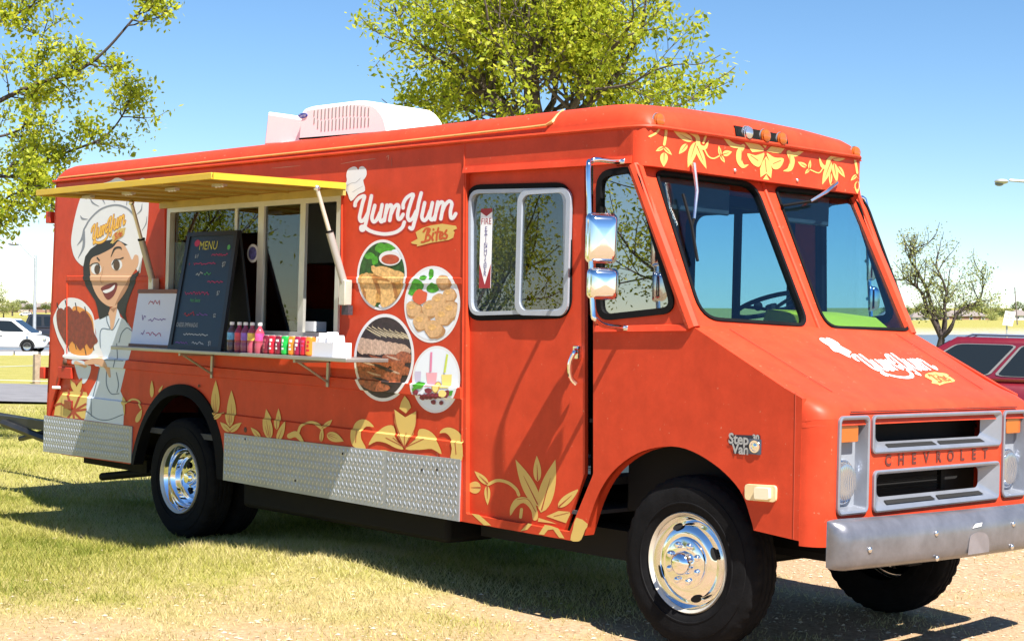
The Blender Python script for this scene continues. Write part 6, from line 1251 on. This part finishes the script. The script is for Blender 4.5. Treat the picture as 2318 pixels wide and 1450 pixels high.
van = make_car("minivan", AT(6, 796, 80), fy, "white minivan parked facing right beyond the lawn", "van", "car_white", L=5.0, H=1.74)
make_car("parked_suv", AT(150, 780, 92), fy+.05, "black suv parked behind the white minivan", "suv", "car_black", L=4.9, H=1.78)
sx_, sy_ = ts_xy(22, 6.75); suv = make_car("red_suv", (sx_, sy_, 0.0), YAW+math.radians(160), "dark red suv with roof rails parked beyond the truck hood", "suv", "car_red", L=4.9, H=1.63, waist=1.04, roof0=.07, frontx=.28, rails=True)
for u, v, m_, d in ((2178, 733, "car_blue", "tiny blue car on the far shore road beside the long house"), (2245, 735, "car_black", "tiny black car on the far shore road right of the blue car"), (58, 712, "car_white", "tiny white car on the far left shore road")):
    make_car("distant_car", AT(u, v+3, 590), fy+math.pi*(u < 2000), d, "car", m_, L=4.6, H=1.5)
# ------------------------------------------------------------------ lamp posts, pole, sign, posts, wheel stops
mat("galvanised", (.45, .47, .49), .5, .5, var=.1); mat("wood_post", (.32, .24, .17), .85, var=.3, vs=12); mat("pole_wood", (.16, .12, .10), .9, var=.3)
tl_ = 88.
lamp = thing("street_lamp", AT(77, 800, tl_), "slender grey street lamp with a curved arm left of the truck", "street lamp", "street lamps by the water")
G().tube([AT(77, 800, tl_), AT(80.5, 578, tl_)], [.11, .07], 10).build("pole", "galvanised", lamp, smooth=True); G().tube([AT(80.5, 586, tl_), AT(62, 570, tl_), AT(47, 552, tl_), AT(38, 550.5, tl_)], [.055, .05, .05, .04], 8).build("arm", "galvanised", lamp, smooth=True)
q = AT(31, 552, tl_); G().ball(q, .34, 8, (abs(RT[0])*1.0+.2, abs(RT[1])*1.0+.2, .30)).build("lamp_head", "galvanised", lamp, smooth=True)
t2 = 45.; lamp2 = thing("street_lamp", AT(2420, 830, t2), "street lamp head and arm entering at the upper right edge", "street lamp", "street lamps by the water")
G().tube([AT(2420, 830, t2), AT(2412, 440, t2)], [.11, .07], 10).build("pole", "galvanised", lamp2, smooth=True); G().tube([AT(2412, 446, t2), AT(2370, 425, t2), AT(2325, 411, t2), AT(2285, 408, t2)], [.05, .045, .045, .04], 8).build("arm", "galvanised", lamp2, smooth=True)
q = AT(2267, 411, t2); g = G(); g.ball(q, .26, 8, (abs(RT[0])*.9+.15, abs(RT[1])*.9+.15, .30)); g.build("lamp_head", "galvanised", lamp2, smooth=True); G().ball(AT(2262, 416, t2), .13, 6, (1, 1, .55)).build("lens", "car_blue", lamp2, smooth=True)
up_ = thing("utility_pole", AT(2302, 733, 420), "thin dark utility pole on the far shore at right", "utility pole"); G().tube([AT(2303, 735, 420), AT(2297, 650, 420)], [.17, .12], 8).build("pole", "pole_wood", up_, smooth=True); G().tube([AT(2294, 662, 420), AT(2301, 661, 420)], .08, 5).build("crossarm", "pole_wood", up_)
for u, v0, v1, d in ((92, 698, 664, "left"), (95, 700, 672, "right")): pass
sg_ = thing("parking_sign", AT(2279, 790, 52), "tilted white sign with red lettering behind the red suv", "sign"); G().tube([AT(2279, 800, 52), AT(2279, 705, 52)], .03, 6).build("post", "galvanised", sg_)
sq = [AT(2269, 735, 51.9), AT(2292, 738, 51.9), AT(2299, 706, 51.9), AT(2276, 703, 51.9)]; dn = -FW*.02
G().hexa([sq[0], sq[1], sq[1]-dn, sq[0]-dn, sq[3], sq[2], sq[2]-dn, sq[3]-dn]).build("board", mat("sign_white", (.75, .72, .70), .5), sg_)
sx = (sq[1]-sq[0]); sy = (sq[3]-sq[0])
for s, yy, h_ in (("NO", .80, .22), ("PARKING", .55, .17), ("ANY TIME", .33, .13)):
    tv, tf = text2d(s, h_); mesh("sign_lettering", [sq[0]+sx*(.5+a*1.25)+sy*(yy+b)+dn*.2 for a, b in tv], tf, "notice_red", sg_)
for k, (s_off, lab) in enumerate(((0, "weathered wooden post with a wire on the lawn left of the truck"), (-4.2, "wooden wire post outside the left edge of the lawn"), (4.2, "wooden wire post on the lawn hidden behind the truck"))):
    b0 = GD(82, 868)+HR*s_off; pst = thing("wooden_post", (b0[0], b0[1], 0), lab, "post", "wire fence posts along the lawn")
    G().box((b0[0]-.07, b0[1]-.07, -.05), (b0[0]+.07, b0[1]+.07, .69)).build("post", "wood_post", pst, bevel=.015)
    G().box((b0[0]-.075, b0[1]-.03, .50), (b0[0]-.071, b0[1]+.03, .54)).build("staple", "galvanised", pst)
b0 = GD(82, 868); wire = G().tube([b0+HR*(-4.2)+np.array([0, 0, .36]), b0+HR*(-2.1)+np.array([0, 0, .30]), b0+np.array([0, 0, .42])], .008, 5).build("fence_wire", "galvanised", None); tag(wire, "thin slack wire strung between the wooden posts", "wire")
mat("stop_concrete", (.62, .58, .50), .85, var=.15)
for k, (u0, u1, lab) in enumerate(((-20, 28, "pale concrete wheel stop under the minivan doors at the left edge"), (33, 84, "pale concrete wheel stop in front of the minivan front wheel"), (92, 140, "pale concrete wheel stop nearest the truck"))):
    a, b = AT(u0, 805, 74), AT(u1, 805, 74); st_ = G().hexa([a, b, b+FW*.25, a+FW*.25, a+UP*.2+FW*.03, b+UP*.2+FW*.03, b+UP*.2+FW*.22, a+UP*.2+FW*.22]).build("wheel_stop", "stop_concrete", None, bevel=.03); tag(st_, lab, "wheel stop", "wheel stops along the parking lot")
# ------------------------------------------------------------------ far shore houses and trees
mat("house_wall", (.42, .36, .32), .8, var=.1, vs=1); mat("house_brick", (.30, .17, .13), .85, var=.15, vs=2); mat("house_roof", (.20, .17, .16), .9, var=.15, vs=2); mat("house_white", (.70, .70, .70), .7); mat("house_pane", (.04, .05, .07), .2)
def house(u, v, t, wpx, hpx, wallm, roofm, label, hip=True):
    s = t/FPX; wd, hh = wpx*s, hpx*s; b = AT(u, v, t); root = thing("lakeside_house", b, label, "house", "houses on the far shore"); dp = max(8., wd*.45)
    q = lambda a, c, h_: b+RT*a+FW*c+UP*h_
    G().hexa([q(-wd/2, 0, -.5), q(wd/2, 0, -.5), q(wd/2, dp, -.5), q(-wd/2, dp, -.5), q(-wd/2, 0, hh*.48), q(wd/2, 0, hh*.48), q(wd/2, dp, hh*.48), q(-wd/2, dp, hh*.48)]).build("wall", wallm, root)
    o = .6; ins = wd*.28 if hip else .2; V = [q(-wd/2-o, -o, hh*.47), q(wd/2+o, -o, hh*.47), q(wd/2+o, dp+o, hh*.47), q(-wd/2-o, dp+o, hh*.47), q(-wd/2+ins, dp/2, hh), q(wd/2-ins, dp/2, hh)]
    rf = mesh("roof", V, [(0, 1, 5, 4), (1, 2, 5), (2, 3, 4, 5), (3, 0, 4), (3, 2, 1, 0)], roofm, root); G().hexa([q(wd*.1, dp*.5, hh*.7), q(wd*.1+.8, dp*.5, hh*.7), q(wd*.1+.8, dp*.5+.8, hh*.7), q(wd*.1, dp*.5+.8, hh*.7), q(wd*.1, dp*.5, hh*1.12), q(wd*.1+.8, dp*.5, hh*1.12), q(wd*.1+.8, dp*.5+.8, hh*1.12), q(wd*.1, dp*.5+.8, hh*1.12)]).build("chimney", wallm, rf)
    nw = max(2, int(wd/4))
    for k in range(nw):
        a = -wd/2+wd*(k+.5)/nw; w_ = G().hexa([q(a-.7, -.06, .5), q(a+.7, -.06, .5), q(a+.7, .02, .5), q(a-.7, .02, .5), q(a-.7, -.06, hh*.40), q(a+.7, -.06, hh*.40), q(a+.7, .02, hh*.40), q(a-.7, .02, hh*.40)]).build("window", "house_white", root); G().hexa([q(a-.55, -.09, .65), q(a+.55, -.09, .65), q(a+.55, -.05, .65), q(a-.55, -.05, .65), q(a-.55, -.09, hh*.40-.15), q(a+.55, -.09, hh*.40-.15), q(a+.55, -.05, hh*.40-.15), q(a-.55, -.05, hh*.40-.15)]).build("pane", "house_pane", w_)
house(2185, 727, 610, 108, 25, "house_brick", "house_roof", "long low brick house with a wide brown hip roof across the lake")
house(2085, 728, 600, 36, 22, "house_white", "house_roof", "small pale house left of the long brick house across the lake"); house(2312, 725, 605, 34, 24, "house_white", "house_roof", "pale house at the right edge across the lake")
house(2020, 726, 620, 50, 22, "house_brick", "house_roof", "brick house across the lake mostly behind the truck cab")
house(90, 704, 640, 44, 19, "house_brick", "house_roof", "red brick house across the water left of the truck"); house(50, 703, 650, 30, 17, "house_wall", "house_roof", "tan house across the water near the left edge"); house(10, 704, 640, 34, 18, "house_brick", "house_roof", "brick house across the water at the left edge")
def far_tree(u, v, t, wpx, hpx, label, seed, lm="leaf_far"):
    r = np.random.default_rng(seed); s = t/FPX; b = AT(u, v, t); root = thing("shore_tree", b, label, "tree", "trees along the far shore"); w_, h_ = wpx*s, hpx*s
    G().tube([b-UP*.5, b+UP*h_*.4, b+UP*h_*.75], [w_*.05, w_*.035, w_*.015], 6).build("trunk", "bark", root)
    N = 26; c = []
    for k in range(N):
        q = r.normal(size=3); q /= np.linalg.norm(q); q *= r.random()**.4; c.append(b+RT*q[0]*w_*.42+FW*q[1]*w_*.42+UP*(h_*.60+q[2]*h_*.34))
    V, F, hue = leafcloud(c, 46, w_*.085, w_*.035, seed); fast_mesh("crown", V, F, lm, root, False, {"hue": hue}, origin=np.array(WO[root.name]))
rr_ = random.Random(11); words = ["round", "low", "broad", "small", "tall", "bushy", "dense", "pale", "olive", "rounded", "wide", "short", "dark", "airy", "ragged", "plump"]
spots = [(2050, 727, 630, 44, 34), (2085, 727, 640, 40, 44), (2118, 726, 650, 46, 40), (2150, 727, 640, 34, 30), (2185, 722, 660, 50, 36), (2222, 724, 650, 44, 42), (2252, 727, 640, 52, 40), (2280, 728, 620, 40, 30), (2308, 724, 640, 46, 46), (2335, 724, 640, 44, 40), (2245, 732, 598, 30, 22), (2010, 726, 640, 40, 34), (-14, 722, 560, 60, 84), (28, 712, 590, 46, 30), (66, 708, 610, 30, 22), (104, 706, 620, 34, 20), (48, 704, 660, 40, 26), (84, 703, 670, 30, 18), (120, 704, 650, 34, 22), (8, 716, 570, 36, 26), (2130, 728, 600, 30, 26), (2168, 729, 600, 22, 18), (150, 704, 650, 40, 24)]
side_w = lambda u: "right of the truck" if u > 1900 else "left of the truck"
for i, (u, v, t, w_, h_) in enumerate(spots):
    order = sorted([s for s in spots if (s[0] > 1900) == (u > 1900)]); rank = order.index((u, v, t, w_, h_)); ordw = ["first", "second", "third", "fourth", "fifth", "sixth", "seventh", "eighth", "ninth", "tenth", "eleventh", "twelfth", "thirteenth", "fourteenth", "fifteenth"][rank]
    far_tree(u, v, t, w_, h_, "%s tree on the far shore %s, %s from the left there" % (words[i % 16], side_w(u), ordw), 100+i, "leaf_pale" if i in (6, 12, 13, 19, 10) else "leaf_far")
